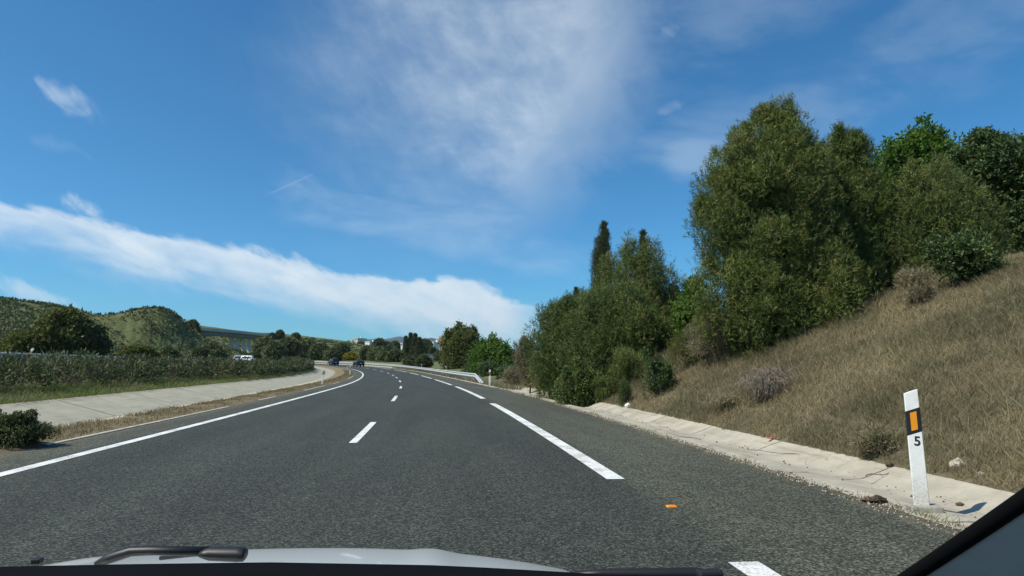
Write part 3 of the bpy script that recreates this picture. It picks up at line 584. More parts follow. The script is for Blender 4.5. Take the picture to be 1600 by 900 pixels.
tree('broadleaf_tree', 'spindly tree with feathery top above the yellowing tree', 'tree', [(514, 738, 743), (520, 724, 745), (532, 722, 746), (550, 725, 750)], 122, (738, 580), L_DARKG, kind='leaf', size=0.4, n=34, r=(0.6, 0.95), per=45, up_=0.5, trunk=0.1)
for px, py, w_, h_, m_, lab in [(780, 0, 1.1, 1.2, L_GREEN, 'fresh green low bush just behind the lone marker post at the rail end'), (800, 604, .7, 1.0, L_GREY, 'pale dry tussock between the marker post and the half bare shrub'), (735, 594, 1.4, 1.3, L_DARKG, 'dark bush hugging the back of the guard rail elbow'), (700, 588, 1.6, 1.6, L_DARKG, 'dark bush behind the rail left of the elbow'), (672, 583, 1.5, 1.3, L_SCRUB, 'grey green bush behind the middle of the guard rail')]:
    shrub('bush', lab, 'bush', flat_(px, py) if px > 780 else road({780: 50, 735: 55, 700: 64, 672: 76}[px], 7.6, 0), (w_, w_ * .8, h_), m_, 'leaf' if m_ is not L_GREY else 'needle', 0.2, 22, 60, 0.5)

# ------------------------------------------------------------------ background vegetation
protos = {}
def proto_tree(key, mats, kind, size, n, r, per, W, H, low=0.1, up_=0.5, power=0.5, trunk=0.2):
    """a free standing tree of height H and half width W built around its own foot"""
    zt = rng.uniform(low, 1, n); prof = np.clip((1.02 - zt) ** .8, .06, 1) if key == 'conifer' else np.clip(np.sin(pi * np.clip((zt - low) / (1 - low) * 0.86 + 0.12, 0, 1)) ** power, 0.1, 1)
    a = rng.uniform(0, 2 * pi, n); q = np.sqrt(rng.random(n)); R = rng.uniform(r[0], r[1], n) * (np.clip(prof * 1.3, .22, 1) if key == 'conifer' else 1)
    C = np.stack([np.cos(a) * q * np.maximum(W * prof - R * .6, 0), np.sin(a) * q * np.maximum(W * prof - R * .6, 0), zt * H - R * .4], 1)
    P, tone, tint = shoots(C, np.stack([R, R, R * .85], 1), per, kind, size, up_, 0.15)
    f_ = foliage('foliage', P, tone, tint, mats, None); mb = MB(); mb.tube([(0, 0, -0.6), (0, 0, H * .3), (0.1, 0, H * .75)], [trunk, trunk * .7, trunk * .25], 6)
    t_ = mb.build('trunk', M_BARK, None, True); protos[key] = (f_.data, t_.data)
    bpy.data.objects.remove(f_); bpy.data.objects.remove(t_)
def bg_tree(key, name, label, cat, px, py_base, D, s, group=None, sx=1.0, dz=0.0):
    P = at(px, py_base, D); z = P[2] + dz; o = empty(name, (P[0], P[1], z), rng.uniform(0, 6)); o.scale = (s * sx, s * sx, s); tag(o, label, cat, group)
    for nm, me in zip(('foliage', 'trunk'), protos[key]):
        c = bpy.data.objects.new(nm, me); COL.objects.link(c); c.parent = o
    return o
proto_tree('round', L_BG, 'leaf', 0.55, 60, (0.6, 1.1), 45, 2.6, 4.2, 0.12)
proto_tree('roundd', L_BGD, 'leaf', 0.55, 60, (0.6, 1.1), 45, 2.6, 4.4, 0.12)
proto_tree('yellow', L_YEL, 'leaf', 0.45, 80, (0.5, 1.0), 45, 2.8, 4.2, 0.1)
proto_tree('conifer', L_CYP, 'needle', 0.7, 170, (0.4, 0.8), 36, 2.5, 9.0, 0.05, 0.7, 0.9)
proto_tree('cyp', L_CYP, 'needle', 0.7, 50, (0.3, 0.6), 40, 0.9, 8.0, 0.03, 0.9, 0.7)
proto_tree('broom', L_BROOM, 'leaf', 0.4, 30, (0.4, 0.7), 45, 1.6, 2.0, 0.15)
def bgt(key, name, label, cat, px, ytop, ybase, D, group=None, sx=1.0, H=None):
    hh = {'round': 4.6, 'roundd': 4.8, 'yellow': 4.6, 'conifer': 9.6, 'cyp': 8.5, 'broom': 2.3}[key]
    s = (ybase - ytop) * D / F / hh; return bg_tree(key, name, label, cat, px, ybase, D, s, group, sx)
bgt('yellow', 'tree', 'olive brown tree with ragged yellowing crown at the foot of the green hill', 'tree', 92, 487, 572, 66, sx=.82)
bgt('roundd', 'tree', 'dark shrubby tree leaning on the right of the ragged yellowing tree', 'tree', 132, 508, 570, 68, sx=.85)
bgt('yellow', 'bush', 'low brownish bush left of the ragged yellowing tree', 'bush', 40, 518, 566, 64, sx=1.3)
bgt('yellow', 'bush', 'low olive bush at the foot of the hill midway to the viaduct', 'bush', 213, 540, 570, 75, sx=1.6)
bgt('round', 'bush', 'grey green bush just left of the two marker posts', 'bush', 262, 546, 572, 85, sx=1.2)
BG = [('round', 330, 540, 572, 130, 'grey green bush below the long span of the viaduct'), ('roundd', 312, 545, 573, 120, 'dark bush below the left end of the viaduct'), ('round', 341, 548, 570, 140, 'bush left of the viaduct wall piers'),
      ('roundd', 300, 502, 522, 205, 'dark bush on the crest where the green hill meets the viaduct'), ('roundd', 290, 505, 520, 203, 'small dark bush on the slope end beside the viaduct'),
      ('round', 413, 530, 562, 190, 'mid green tree right beside the viaduct wall piers'), ('round', 428, 538, 568, 170, 'rounded bush right of the tree beside the viaduct'), ('roundd', 437, 517, 530, 260, 'dark pointed tree on the skyline right of the viaduct'),
      ('roundd', 425, 521, 532, 258, 'small dark skyline tree left of the pointed one'), ('roundd', 462, 521, 532, 270, 'dark tree on the crest of the middle hill'), ('round', 450, 530, 556, 200, 'green tree on the slope below the skyline trees'),
      ('round', 478, 533, 562, 210, 'large grey green tree in the middle of the slope'), ('roundd', 500, 540, 566, 190, 'dark green tree on the slope left of the dark cars'), ('round', 520, 546, 566, 180, 'low bush on the slope above the left dark car'),
      ('roundd', 535, 538, 556, 300, 'dark tree under the cream hilltop building'), ('roundd', 553, 533, 545, 420, 'dark tree in front of the cream hilltop building'), ('roundd', 546, 534, 545, 430, 'dark tree left of the cream hilltop building'),
      ('round', 574, 542, 562, 210, 'olive green tree right of the yellow broom'), ('round', 590, 545, 568, 190, 'pale green bush behind the rail bend'), ('roundd', 592, 531, 549, 330, 'dark rounded tree left of the thin cypress'),
      ('round', 604, 535, 550, 340, 'green tree between the thin cypress and the big conifers'), ('round', 609, 544, 570, 170, 'large light olive tree above the rail bend'), ('roundd', 618, 549, 573, 160, 'dark green tree above the rail bend'),
      ('round', 600, 552, 571, 165, 'low olive bush above the rail bend'), ('round', 640, 558, 574, 130, 'grey bush below the big conifers'), ('roundd', 662, 556, 575, 110, 'fresh green bush in the field right of the big conifers'),
      ('roundd', 617, 534, 547, 350, 'dark tree left of the big conifers'), ('roundd', 663, 532, 552, 300, 'rounded dark tree at the right of the big conifers'), ('roundd', 676, 543, 553, 250, 'bushy tree below the white house'),
      ('round', 686, 549, 562, 180, 'olive bush below the orange roofed house'), ('roundd', 564, 535, 547, 410, 'dark trees right of the cream hilltop building')]
for key, px, yt, yb, D, lab in BG: bgt(key, 'bush' if 'bush' in lab else 'tree', lab, 'bush' if 'bush' in lab else 'tree', px, yt, yb, D, sx=1.0 if px < 440 else 1.2)
bgt('broom', 'broom_bush', 'yellow flowering broom above the right dark car', 'bush', 548, 552, 565, 185, sx=1.2)
for px, yt, D, sx, lab in [(634, 525, 250, .8, 'leftmost slim conifer of the big dark conifer group'), (641, 520, 255, 1.0, 'pointed dark conifer at the left of the big dark conifer group'), (648, 521, 250, 1.1, 'tallest dark conifer in the middle of the big dark conifer group'), (655, 527, 245, 1.2, 'bushy dark conifer at the right of the big dark conifer group')]:
    bgt('conifer', 'conifer', lab, 'tree', px, yt, 560, D, 'big dark conifers on the far slope', sx)
for px, yt, yb, lab in [(599, 534, 548, 'thin dark cypress right of the dark rounded tree'), (632, 526, 556, 'thin cypress against the left side of the conifer group'), (612, 536, 550, 'thin cypress before the mountain')]:
    bgt('cyp', 'cypress_tree', lab, 'tree', px, yt, yb, 270, None, 0.8)

# scrub on the green hillsides: nobody could count it
def scrub():
    Ps, Ts, Ti = [], [], []
    n = 30000; a = rng.uniform(-0.86, 0.05, n); r = 66 + 330 * rng.random(n) ** 1.15; x, y = r * np.sin(a), r * np.cos(a)
    S, O = so_of(x, y); ok = (np.abs(O) > 31) | (S > 194); x, y, r = x[ok], y[ok], r[ok]; z = ground_z(x, y)
    # rows along the contours on the green hill
    keep = (wob(x, y, 0.09, 4) > -0.35) | (rng.random(len(x)) < .35); x, y, z, r = x[keep], y[keep], z[keep], r[keep]
    m_ = len(x); R = rng.uniform(0.3, 0.8, m_); C = np.stack([x, y, z - R * .1], 1)
    per = 15; k = np.repeat(np.arange(m_), per); d = rdir(len(k)); d[:, 2] = np.abs(d[:, 2]); P = C[k] + d * R[k][:, None] * np.array([1.1, 1.1, .75])
    D = nrm(d * .5 + rdir(len(k)) + [0, 0, .4]); L = 0.34 * (1 + r[k] / 260) * rng.uniform(.6, 1.2, len(k))
    tone = np.clip(.55 * rng.random(m_)[k] + .4 * rng.random(len(k)), 0, 1); tint = (rng.random(m_) < .2)[k] * rng.random(len(k))
    o = foliage('hillside_scrub', leafs(P, D, L, L * .55), tone, tint, L_SCRUB); tag(o, 'low green scrub covering the hills beyond the road', 'scrub', kind='stuff')
scrub()

# ------------------------------------------------------------------ hedge in the median
def hedge():
    o = empty('hedge', road(40, -13.0, 0.5)); tag(o, 'long dark green hedge running along the raised strip between the two roads', 'hedge')
    B = np.array(o.location); Ps = []; To = []; Ti = []; tw = MB()
    S0, S1 = 6, 140; n = 3000; s = S0 + (S1 - S0) * rng.random(n) ** 1.35
    oc = rng.uniform(-14.6, -11.6, n); top = 1.36 + 0.15 * wob(s, oc, .8, 3); f = np.clip((-11.2 - oc) / 0.9, 0.0, 1); top = 0.62 + (top - 0.62) * np.sqrt(f)
    zz = 0.45 + (top - 0.45) * rng.random(n) ** 0.55; C = road(s, oc, zz) - B; R = rng.uniform(0.16, 0.30, n)
    dist = np.hypot(*(C + B)[:, :2].T)
    per = 34; k = np.repeat(np.arange(n), per); d = rdir(len(k)); P = C[k] + d * (R[k] * rng.uniform(.5, 1.15, len(k)))[:, None]
    ax = nrm(d * .5 + [0, 0, .55] + rng.normal(size=P.shape) * .4); L = 0.10 * (1 + dist[k] / 45) * rng.uniform(.6, 1.3, len(k))
    tn = rng.random(n); tone = np.clip(.5 * tn[k] + .5 * rng.random(len(k)), 0, 1); tint = np.clip((rng.random(n) < .18)[k] * .55 + (rng.random(len(k)) < .10) * .8, 0, 1)
    foliage('foliage', leafs(P, ax, L, L * .30), tone, tint, L_HEDGE, o)
    m_ = 4500; s = S0 + (S1 - S0) * rng.random(m_) ** 1.5; oc = rng.uniform(-13.6, -11.9, m_); z0 = rng.uniform(.5, 1.2, m_)
    P = road(s, oc, z0) - B; ax = nrm(rng.normal(size=P.shape) * .5 + [0, 0, .9]); foliage('twigs', blades(P, ax, rng.uniform(.3, .75, m_), 0.022), rng.random(m_), np.zeros(m_), L_GREY, o)
hedge()

# ------------------------------------------------------------------ grasses (uncountable)
def tufts(P, L, W, lean=0.35, bend=0.4):
    """two-segment bent blades"""
    n = len(P); D = nrm(np.stack([rng.normal(size=n) * lean, rng.normal(size=n) * lean, np.ones(n)], 1)); sd_ = nrm(np.cross(D, rdir(n))) * (W / 2)[:, None] if np.ndim(W) else nrm(np.cross(D, rdir(n))) * W / 2
    h = nrm(D * [1, 1, 0] + rng.normal(size=(n, 3)) * [.3, .3, 0] + 1e-3) * [1, 1, 0]
    M_ = P + D * (L * .55)[:, None]; T = M_ + nrm(D + h * bend * rng.uniform(0, 2, n)[:, None]) * (L * .5)[:, None]
    a = np.stack([P - sd_, P + sd_, M_ + sd_ * .8, M_ - sd_ * .8], 1); b_ = np.stack([M_ - sd_ * .8, M_ + sd_ * .8, T + sd_ * .2, T - sd_ * .2], 1)
    return np.concatenate([a, b_])
def slope_grass():
    Sx, Ox = [], []
    for s0, s1, o1, den in [(3, 8, 11, 1900), (8, 16, 14, 1900), (16, 26, 15, 1000), (26, 40, 16, 250)]:
        n = int((s1 - s0) * (o1 - 5.5) * den); s = rng.uniform(s0, s1, n); o = 5.42 + (o1 - 5.42) * rng.random(n) ** 1.12; Sx.append(s); Ox.append(o)
    s = np.concatenate(Sx); o = np.concatenate(Ox); o += (0.05 * wob(s, s * .37, 2.2, 3) + .06 * wob(s, s * .37, 7, 4) - .05) * (o < 6)
    cl_ = wob(s, o, 1.6, 6) + .5 * wob(s, o, 5.0, 8); keep = (cl_ > -0.6) | (rng.random(len(s)) < .6); s, o, cl_ = s[keep], o[keep], cl_[keep]
    P = road(s, o, 0) ; P[:, 2] = np.interp(s, SS, PZ) + emb(s, o) - .03
    n = len(s); dist = np.hypot(P[:, 0], P[:, 1]); edge = sst(5.4, 6.5, o)
    L = rng.uniform(.08, .25, n) * (.75 + .5 * np.clip(cl_, -.5, 1.2)) * (.7 + .3 * edge) * np.where(rng.random(n) < .05, 1.7, 1); W = .0032 * (1 + dist / 12)
    pol = tufts(P, L, W, .55, .6)
    patch = wob(s, o, .55, 11) + .4 * wob(s, o, 3.1, 12); p2 = wob(s, o, 1.0, 15) + .4 * wob(s, o, 3.4, 18)
    tone = np.clip(.50 + .36 * patch + .32 * rng.normal(size=n) * .8, 0, 1); tint = np.clip(.30 + .75 * p2 + .2 * rng.normal(size=n), 0, 1)
    ob = foliage('dry_grass', pol, np.tile(tone, 2), np.tile(tint, 2), L_DRY); tag(ob, 'dry tan and grey green grass covering the right hand bank', 'grass', kind='stuff')
slope_grass()
def stalks():
    n = 1100; s = rng.uniform(4, 24, n); o = 5.6 + 8 * rng.random(n); k = wob(s, o, .9, 21) > -.1; s, o = s[k], o[k]; n = len(s)
    P = road(s, o, 0); P[:, 2] = np.interp(s, SS, PZ) + emb(s, o) - .03; pol = tufts(P, rng.uniform(.25, .55, n), .0032 * (1 + np.hypot(P[:, 0], P[:, 1]) / 20), .22, .5)
    ob = foliage('dry_stalks', pol, np.tile(.7 + .3 * rng.random(n), 2), np.zeros(2 * n), L_DRY); tag(ob, 'thin straw coloured stalks standing above the dry grass of the bank', 'grass', kind='stuff')
stalks()
for i, (px, py, w_, h_, m_, lab) in enumerate([(1130, 640, .4, .28, L_GREY, 'grey tuft on the lower bank left of the heap of dead twigs'), (1375, 705, .3, .26, L_GREY, 'twiggy tuft at the bottom of the bank just left of the numbered post')]):
    shrub('grass_tuft', lab, 'grass tuft', on_slope(px, py) - [0, 0, .04], (w_, w_ * .8, h_ * .8), m_, 'needle', 0.15, 14, 26, 0.75, stems=0)
def strip_grass(name, label, s0, s1, of, n, L, W, m, zf, sk=1.6, clump=0.0, tn=.5, tt=.3):
    s = s0 + (s1 - s0) * rng.random(n) ** sk; u = rng.random(n); o = of(s, u); keep = (wob(s, o, 1.5, 9) > clump) | (rng.random(n) < .2); s, o = s[keep], o[keep]; n = len(s)
    P = road(s, o, 0); P[:, 2] += zf(s, o); dist = np.hypot(P[:, 0], P[:, 1])
    pol = tufts(P, rng.uniform(L[0], L[1], n) * (1 + .3 * wob(s, o, 1.0, 2)), W * (1 + dist / 15), .5, .5)
    tone = np.clip(tn + .3 * rng.normal(size=n), 0, 1); tint = np.clip(tt + .5 * wob(s, o, .7, 4) + .2 * rng.normal(size=n), 0, 1)
    ob = foliage(name, pol, np.tile(tone, 2), np.tile(tint, 2), m); tag(ob, label, 'grass', kind='stuff')
strip_grass('green_grass', 'green grass strip between the hedge and the concrete channel', 5, 125, lambda s, u: ditF(s) + .12 - 2.2 * u, 60000, (.06, .22), .006, L_GRASS, lambda s, o: .24 + .09 * np.abs(o - ditF(s)), 1.8, -.6)
strip_grass('verge_grass', 'short dry yellow grass on the dirt verge beside the inner lane line', 7, 110, lambda s, u: -5.95 - 1.15 * u ** .8, 42000, (.03, .12), .005, L_DRY, lambda s, o: .0, 1.9, -.15, .45, .15)
strip_grass('verge_grass', 'dry grass along the rail at the outer edge of the road', 36, 130, lambda s, u: 4.3 + 4 * u, 22000, (.08, .35), .008, L_DRY, lambda s, o: -.02, 1.2, -.3, .4, .6)
strip_grass('edge_weeds', 'little weeds rooted in the joint between asphalt and pale gutter', 5, 40, lambda s, u: 4.02 + .16 * u, 2600, (.03, .10), .004, L_GRASS, lambda s, o: -.02, 1.1, .25, .4, .5)
def gravel(name, label, s0, s1, of, n, sz, zf, m):
    s = s0 + (s1 - s0) * rng.random(n) ** 1.3; o = of(s, rng.random(n)); P = road(s, o, 0); P[:, 2] += zf
    base = np.array([[1, 0, 0], [-.5, .85, 0], [-.5, -.85, 0], [0, 0, .9], [0, 0, -.6]]); fc = np.array([[0, 1, 3], [1, 2, 3], [2, 0, 3], [1, 0, 4], [2, 1, 4], [0, 2, 4]])
    r = rng.uniform(.3, 1, n) ** 2 * sz; a = rng.uniform(0, 6.28, n); q = base[None] * (rng.uniform(.6, 1.4, (n, 5, 1)))
    x = q[..., 0] * np.cos(a)[:, None] - q[..., 1] * np.sin(a)[:, None]; y = q[..., 0] * np.sin(a)[:, None] + q[..., 1] * np.cos(a)[:, None]
    V = P[:, None] + np.stack([x, y, q[..., 2]], -1) * r[:, None, None]; Fc = (fc[None] + 5 * np.arange(n)[:, None, None]).reshape(-1, 3)
    ob = mesh_obj(name, V.reshape(-1, 3), Fc, m); tag(ob, label, 'gravel', kind='stuff'); ob['kind'] = 'stuff'
M_STONE = simple('pale_stone', (0.36, 0.32, 0.25), 0.9, var=.5, scale=25); M_CLOD = simple('brown_clod', (0.085, 0.06, 0.035), .95, var=.4, scale=30)
gravel('gravel', 'pale loose stones along the asphalt edge by the numbered post', 2, 22, lambda s, u: 4.02 + .16 * (u - .5) + .10 * (u - .5) * 2 * np.exp(-(s - 5.5) ** 2 / 3), 2600, .016, .0, M_STONE)
gravel('leaf_litter', 'brown leaf litter and soil crumbs along the asphalt edge', 2, 26, lambda s, u: 4.04 + .14 * (u - .5) * 2, 3000, .012, .0, M_CLOD)
gravel('gravel', 'scattered crumbs and stones lying in the pale gutter', 2, 26, lambda s, u: 4.2 + 1.2 * u, 500, .018, -.04, M_CLOD)
gravel('gravel', 'small stones on the dirt verge by the inner line', 8, 50, lambda s, u: -5.9 - 1.3 * u, 1500, .016, .02, M_STONE)

# ------------------------------------------------------------------ marker posts
def text_mesh(txt, size, ext):
    c = bpy.data.curves.new('digit', 'FONT'); c.body = txt; c.size = size; c.extrude = ext; c.align_x = 'CENTER'; c.align_y = 'CENTER'; c.offset = size * 0.018
    o = bpy.data.objects.new('digit', c); COL.objects.link(o); dg = bpy.context.evaluated_depsgraph_get(); me = bpy.data.meshes.new_from_object(o.evaluated_get(dg))
    bpy.data.objects.remove(o); me.name = 'digit'; return me
def post_sec(w0, w1, z0, z1, sl, grow=0.0):
    """hollow-bodied post section between two slanted cuts; w: half width; front face is -y, rounded back"""
    prof = [(-1, -.30), (-.9, -.36), (.9, -.36), (1, -.30), (1, .05), (.6, .42), (0, .55), (-.6, .42), (-1, .05)]
    out = []
    for w, z in ((w0, z0), (w1, z1)): out.append([(x * (w + grow), y * (w + grow) * .9, z + sl * x * w) for x, y in prof])
    return out
def make_post(base, digit=False, foot=True, amber=True):
    o = empty('marker_post', base)
    hw = lambda z: 0.064 - 0.008 * z
    mb = MB(); mb.loft([[(x, y, z - (0.34 * x if z < .01 else 0)) for x, y, z in post_sec(hw(0), hw(0), -.15, -.15, 0)[0]]] + [post_sec(hw(.86), hw(.86), 1.03, 1.03, .34)[0]])
    mb.build('body', M_POST, o, bevel=.003)
    b = MB(); b.loft(post_sec(hw(.6) - .001, hw(.8) - .0005, .655, .87, .34, .003)); b.build('black_band', M_BLACK, o)
    r = MB(); yb = -.36 * .9 * (hw(.75) + .003) - .003; x0 = .026; r.add([(x, y, z + .30 * x) for y in (yb - .003, yb + .004) for x, z in ((-x0, .685), (x0, .685), (x0, .845), (-x0, .845))], [(0, 1, 2, 3), (7, 6, 5, 4), (0, 4, 5, 1), (1, 5, 6, 2), (2, 6, 7, 3), (3, 7, 4, 0)])
    r.build('reflector', M_AMBER if amber else M_WHITE, o)
    if digit:
        me = text_mesh('5', 0.115, 0.0012); me.materials.append(M_BLACK); d = bpy.data.objects.new('digit', me); COL.objects.link(d); d.parent = o
        d.location = (0.012, -.36 * .9 * hw(.6) - .0018, .585); d.rotation_euler = (pi / 2, radians(3), 0)
    if foot:
        f = MB(); f.box((0.02, 0, -0.03), (.26, .17, .12), .1); f.build('concrete_foot', M_CBASE, o, bevel=.012)
    return o
p5 = make_post(road(5.76, 4.27, 0.015), True); p5.rotation_euler = (0, radians(-1.2), radians(-22)); tag(p5, 'white marker post with the number 5 and an amber reflector, nearest on the right', 'marker post', 'marker posts along the roads')
pp = make_post(road(43.15, 4.25, 0.0)); pp.rotation_euler = (0, radians(1), 0)
tag(pp, 'white marker post standing alone where the guard rail ends on the right', 'marker post', 'marker posts along the roads')
def copy_tree(o, parent=None):
    c = o.copy(); COL.objects.link(c); c.parent = parent
    for ch in list(o.children): copy_tree(ch, c)
    return c
POSTS = [((42.9, -6.12, 0), (6, 9), 'white marker post leaning right on the dirt verge at the bend'), ((81, -6.3, 0), (0, -2), 'white marker post standing by the curved kerb strip at the tip of the verge'),
         ((110, -6.3, 0), (0, 0), 'white marker post at the verge tip partly hiding the right dark car'), ((137, -6.2, 0), (0, 0), 'white marker post in front of the left dark car'), ((160, -6.2, 0), (0, 0), 'small white marker post left of both dark cars'),
         ((80, 4.75, .12), (0, 0), 'white tip of a marker post behind the rail nearest its elbow'), ((106, 4.75, .12), (0, 0), 'white tip of a marker post behind the rail, second from the elbow')]
for (s, o_, z), (ry, _), lab in POSTS:
    c = copy_tree(pp); c.location = road(s, o_, z); c.rotation_euler = (0, radians(ry), heading(s)); tag(c, lab, 'marker post', 'marker posts along the roads')
for px, py, D, ry, lab in [(38.5, 577, 32, 16, 'leaning white marker post tip above the left end of the hedge'), (303.5, 582, 56, 5, 'right of the two white marker post tips close together over the hedge'), (297, 576.5, 60, 3, 'left of the two white marker post tips close together over the hedge'),
                       (367, 575, 74, 8, 'white marker post tip over the hedge below the viaduct piers'), (440, 573, 100, 0, 'white marker post tip over the thin end of the hedge'), (465, 572, 118, 2, 'rightmost white marker post tip over the hedge'), (426, 572, 112, 0, 'faint white marker post tip left of the pair at the thin end of the hedge')]:
    c = copy_tree(pp); c.location = at(px, py, D); c.rotation_euler = (0, radians(ry), 0); tag(c, lab, 'marker post', 'marker posts along the roads')

# ------------------------------------------------------------------ guard rails
WP = [(0.0, .155), (.045, .145), (.083, .115), (.083, .08), (.03, .04), (.02, 0), (.03, -.04), (.083, -.08), (.083, -.115), (.045, -.145), (0.0, -.155)]
def guard_rail(name, label, s0, s1, off, ztop, side, ramp, step=2.0, zb=0.0):
    """side: +1 when the wave bulges towards larger offset; ramp: s over which the end dips to the ground"""
    o = empty(name, road(s0, off, zb)); tag(o, label, 'guard rail'); B = np.array(o.location)
    s = np.concatenate([np.arange(s0, s0 + ramp + .01, .5), np.arange(s0 + ramp + 1, s1, 1.0)]) if ramp else np.arange(s0, s1, 1.0)
    zc = ztop - .155 + zb + (ovz(s) if off < -15 else 0 * s) - (0 if not ramp else (ztop - .12) * (1 - np.clip((s - s0) / ramp, 0, 1)))
    V = []
    for t in (0.0, -.006):
        for u, w in WP: V.append(road(s, off + side * (u + t), 0) + np.stack([s * 0, s * 0, zc + w], 1) - B)
    V = np.stack(V, 1); n, k, _ = V.shape; i, j = np.meshgrid(np.arange(n - 1), np.arange(len(WP) - 1), indexing='ij'); a = (i * k + j).ravel(); h = len(WP)
    Fc = np.concatenate([np.stack([a, a + 1, a + k + 1, a + k], 1), np.stack([a + h, a + k + h, a + k + 1 + h, a + 1 + h], 1)])
    mesh_obj('rail', V.reshape(-1, 3), Fc, M_GALV, o, True)
    ps = np.arange(s0 + max(ramp, 1) * .5, s1, step)[:98]; proto = None
    for q in ps:
        zz = float(np.interp(q, s, zc)) + .1; P = road(q, off - side * .09, 0) - B
        if proto is None:
            mb = MB(); mb.box((0, 0, -.45), (.06, .11, .9)); mb.box((0, -.0, -.12), (.10, .13, .14)); c = mb.build('post', M_GALVD, o); proto = c
        else: c = proto.copy(); COL.objects.link(c); c.parent = o
        c.location = (P[0], P[1], P[2] + zz); c.rotation_euler = (0, 0, heading(q))
    return o
guard_rail('guard_rail', 'long galvanised guard rail on the outside of the bend, near end dipping to the ground', 47.5, 203, 4.42, .70, -1, 5.0, 1.9)
guard_rail('guard_rail', 'thin guard rail of the opposite road showing above the hedge', -6, 120, -18.2, .75, 1, 0, 4.0, 0.96)

# ------------------------------------------------------------------ cars
M_GLASS = mat('dark_glass', lambda g, t, b, out: (setattr(b.inputs['Roughness'], 'default_value', .06), setattr(b.inputs['Base Color'], 'default_value', (.012, .014, .016, 1))))
M_TYRE = simple('tyre_rubber', (.02, .02, .02), .9); M_RIM = simple('alloy', (.45, .45, .46), .35, .8)
M_TAIL = simple('tail_lamp_red', (.35, .012, .01), .3); M_PLATE = simple('number_plate', (.75, .75, .7), .5); M_LAMP = simple('lamp_clear', (.7, .72, .74), .15)
def car(name, label, P, rz, paint, kind='hatch'):
    o = empty(name, P, rz); tag(o, label, 'car', 'cars on the road ahead'); W = .90; L = 4.3     # +y is forward
    top = [(-2.12, .62), (-2.10, .98), (-1.95, 1.05), (-1.62, 1.42), (-.9, 1.50), (.15, 1.48), (.95, 1.02), (1.75, .90), (2.08, .72), (2.15, .5)]
    if kind == 'suv': top = [(-2.2, .7), (-2.2, 1.1), (-2.12, 1.18), (-1.95, 1.60), (-1.2, 1.70), (.2, 1.67), (.9, 1.18), (1.8, 1.05), (2.15, .85), (2.2, .6)]
    secs = []
    for y, z in top:
        roof = z > 1.1 + (.12 if kind == 'suv' else 0); w = W * (1 - .03 * abs(y)); wt_ = w - (.20 if roof else .06); zs = min(z - .02, .98 if kind != 'suv' else 1.1)
        secs.append([(-w * .94, y, .25), (-w, y, .45), (-w, y, zs * .9), (-w * .97, y, zs), (-wt_, y, z - .04 if roof else z - .02), (-wt_ * .7, y, z), (wt_ * .7, y, z), (wt_, y, z - .04 if roof else z - .02), (w * .97, y, zs), (w, y, zs * .9), (w, y, .45), (w * .94, y, .25)])
    b = MB(); b.loft(secs); b.build('body', paint, o, True, .0)
    zr = 1.45 if kind == 'suv' else 1.28
    g1 = MB(); zt = top[3][1] - .05; zb_ = top[2][1] + .03; yt, yb_ = top[3][0] - .02, top[2][0] - .025
    g1.add([(-.62, yb_, zb_), (.62, yb_, zb_), (.52, yt, zt), (-.52, yt, zt)], [(0, 1, 2, 3)]); g1.build('rear_window', M_GLASS, o)
    for sx in (-1, 1):
        s_ = MB(); w0 = W * .955 * sx; w1 = (W - .185) * sx; s_.add([(w0, -1.75, zb_), (w0, .75, zb_ - .02), (w1, .1, zt - .0), (w1, -1.5, zt - .0)], [(0, 1, 2, 3)]); s_.build('side_window', M_GLASS, o)
        t_ = MB(); t_.box((sx * .74, top[1][0] - .01, .88), (.22, .05, .22)); t_.build('tail_lamp', M_TAIL, o)
        m_ = MB(); m_.box((sx * 1.0, .62, 1.02), (.18, .1, .13)); m_.build('mirror', paint, o, bevel=.02)
        for y in (-1.35, 1.35):
            w_ = MB(); w_.tube([(sx * .70, y, .32), (sx * .91, y, .32)], .32, 18); wh = w_.build('wheel', M_TYRE, o)
            r_ = MB(); r_.tube([(sx * .90, y, .32), (sx * .915, y, .32)], .20, 12); r_.build('rim', M_RIM, wh)
    p_ = MB(); p_.box((0, top[0][0] - .015, .72), (.52, .02, .12)); p_.build('number_plate', M_PLATE, o)
    q = MB(); q.box((0, top[0][0] - .02, .42), (1.5, .1, .2)); q.build('bumper', M_BLACK, o, bevel=.03)
    return o
M_CARD = simple('dark_grey_paint', (.018, .022, .028), .35, .1, .05, coat=.25); M_CARB = simple('black_paint', (.012, .013, .014), .35, .1, .05, coat=.25); M_CARS = simple('silver_paint', (.5, .52, .54), .3, .5, .05, coat=1)
s_ = 147; car('dark_car', 'dark grey car in the inner lane, left of the two cars ahead', road(s_, -3.0, 0.01), heading(s_), M_CARD, 'suv').scale = (.85, .85, .85)
s_ = 140; car('dark_car', 'black car in the outer lane, right of the two cars ahead', road(s_, .35, 0.01), heading(s_), M_CARB, 'hatch').scale = (.87, .87, .87)
for px, D, lab, pm in [(386, 98, 'white car mostly hidden by the hedge below the viaduct piers', M_WHITE), (374, 103, 'silver car mostly hidden behind the hedge, left of the white one', M_CARS)]:
    P = at(px, 575, D); Sx, Ox = so_of(P[:1], P[1:2]); P = road(Sx[0], -22, 1.23 + float(ovz(Sx[0]))); c = car('light_car', lab, P, heading(Sx[0]), pm, 'hatch')
    q = at(px, 575, D); c.location = (q[0], q[1], P[2])

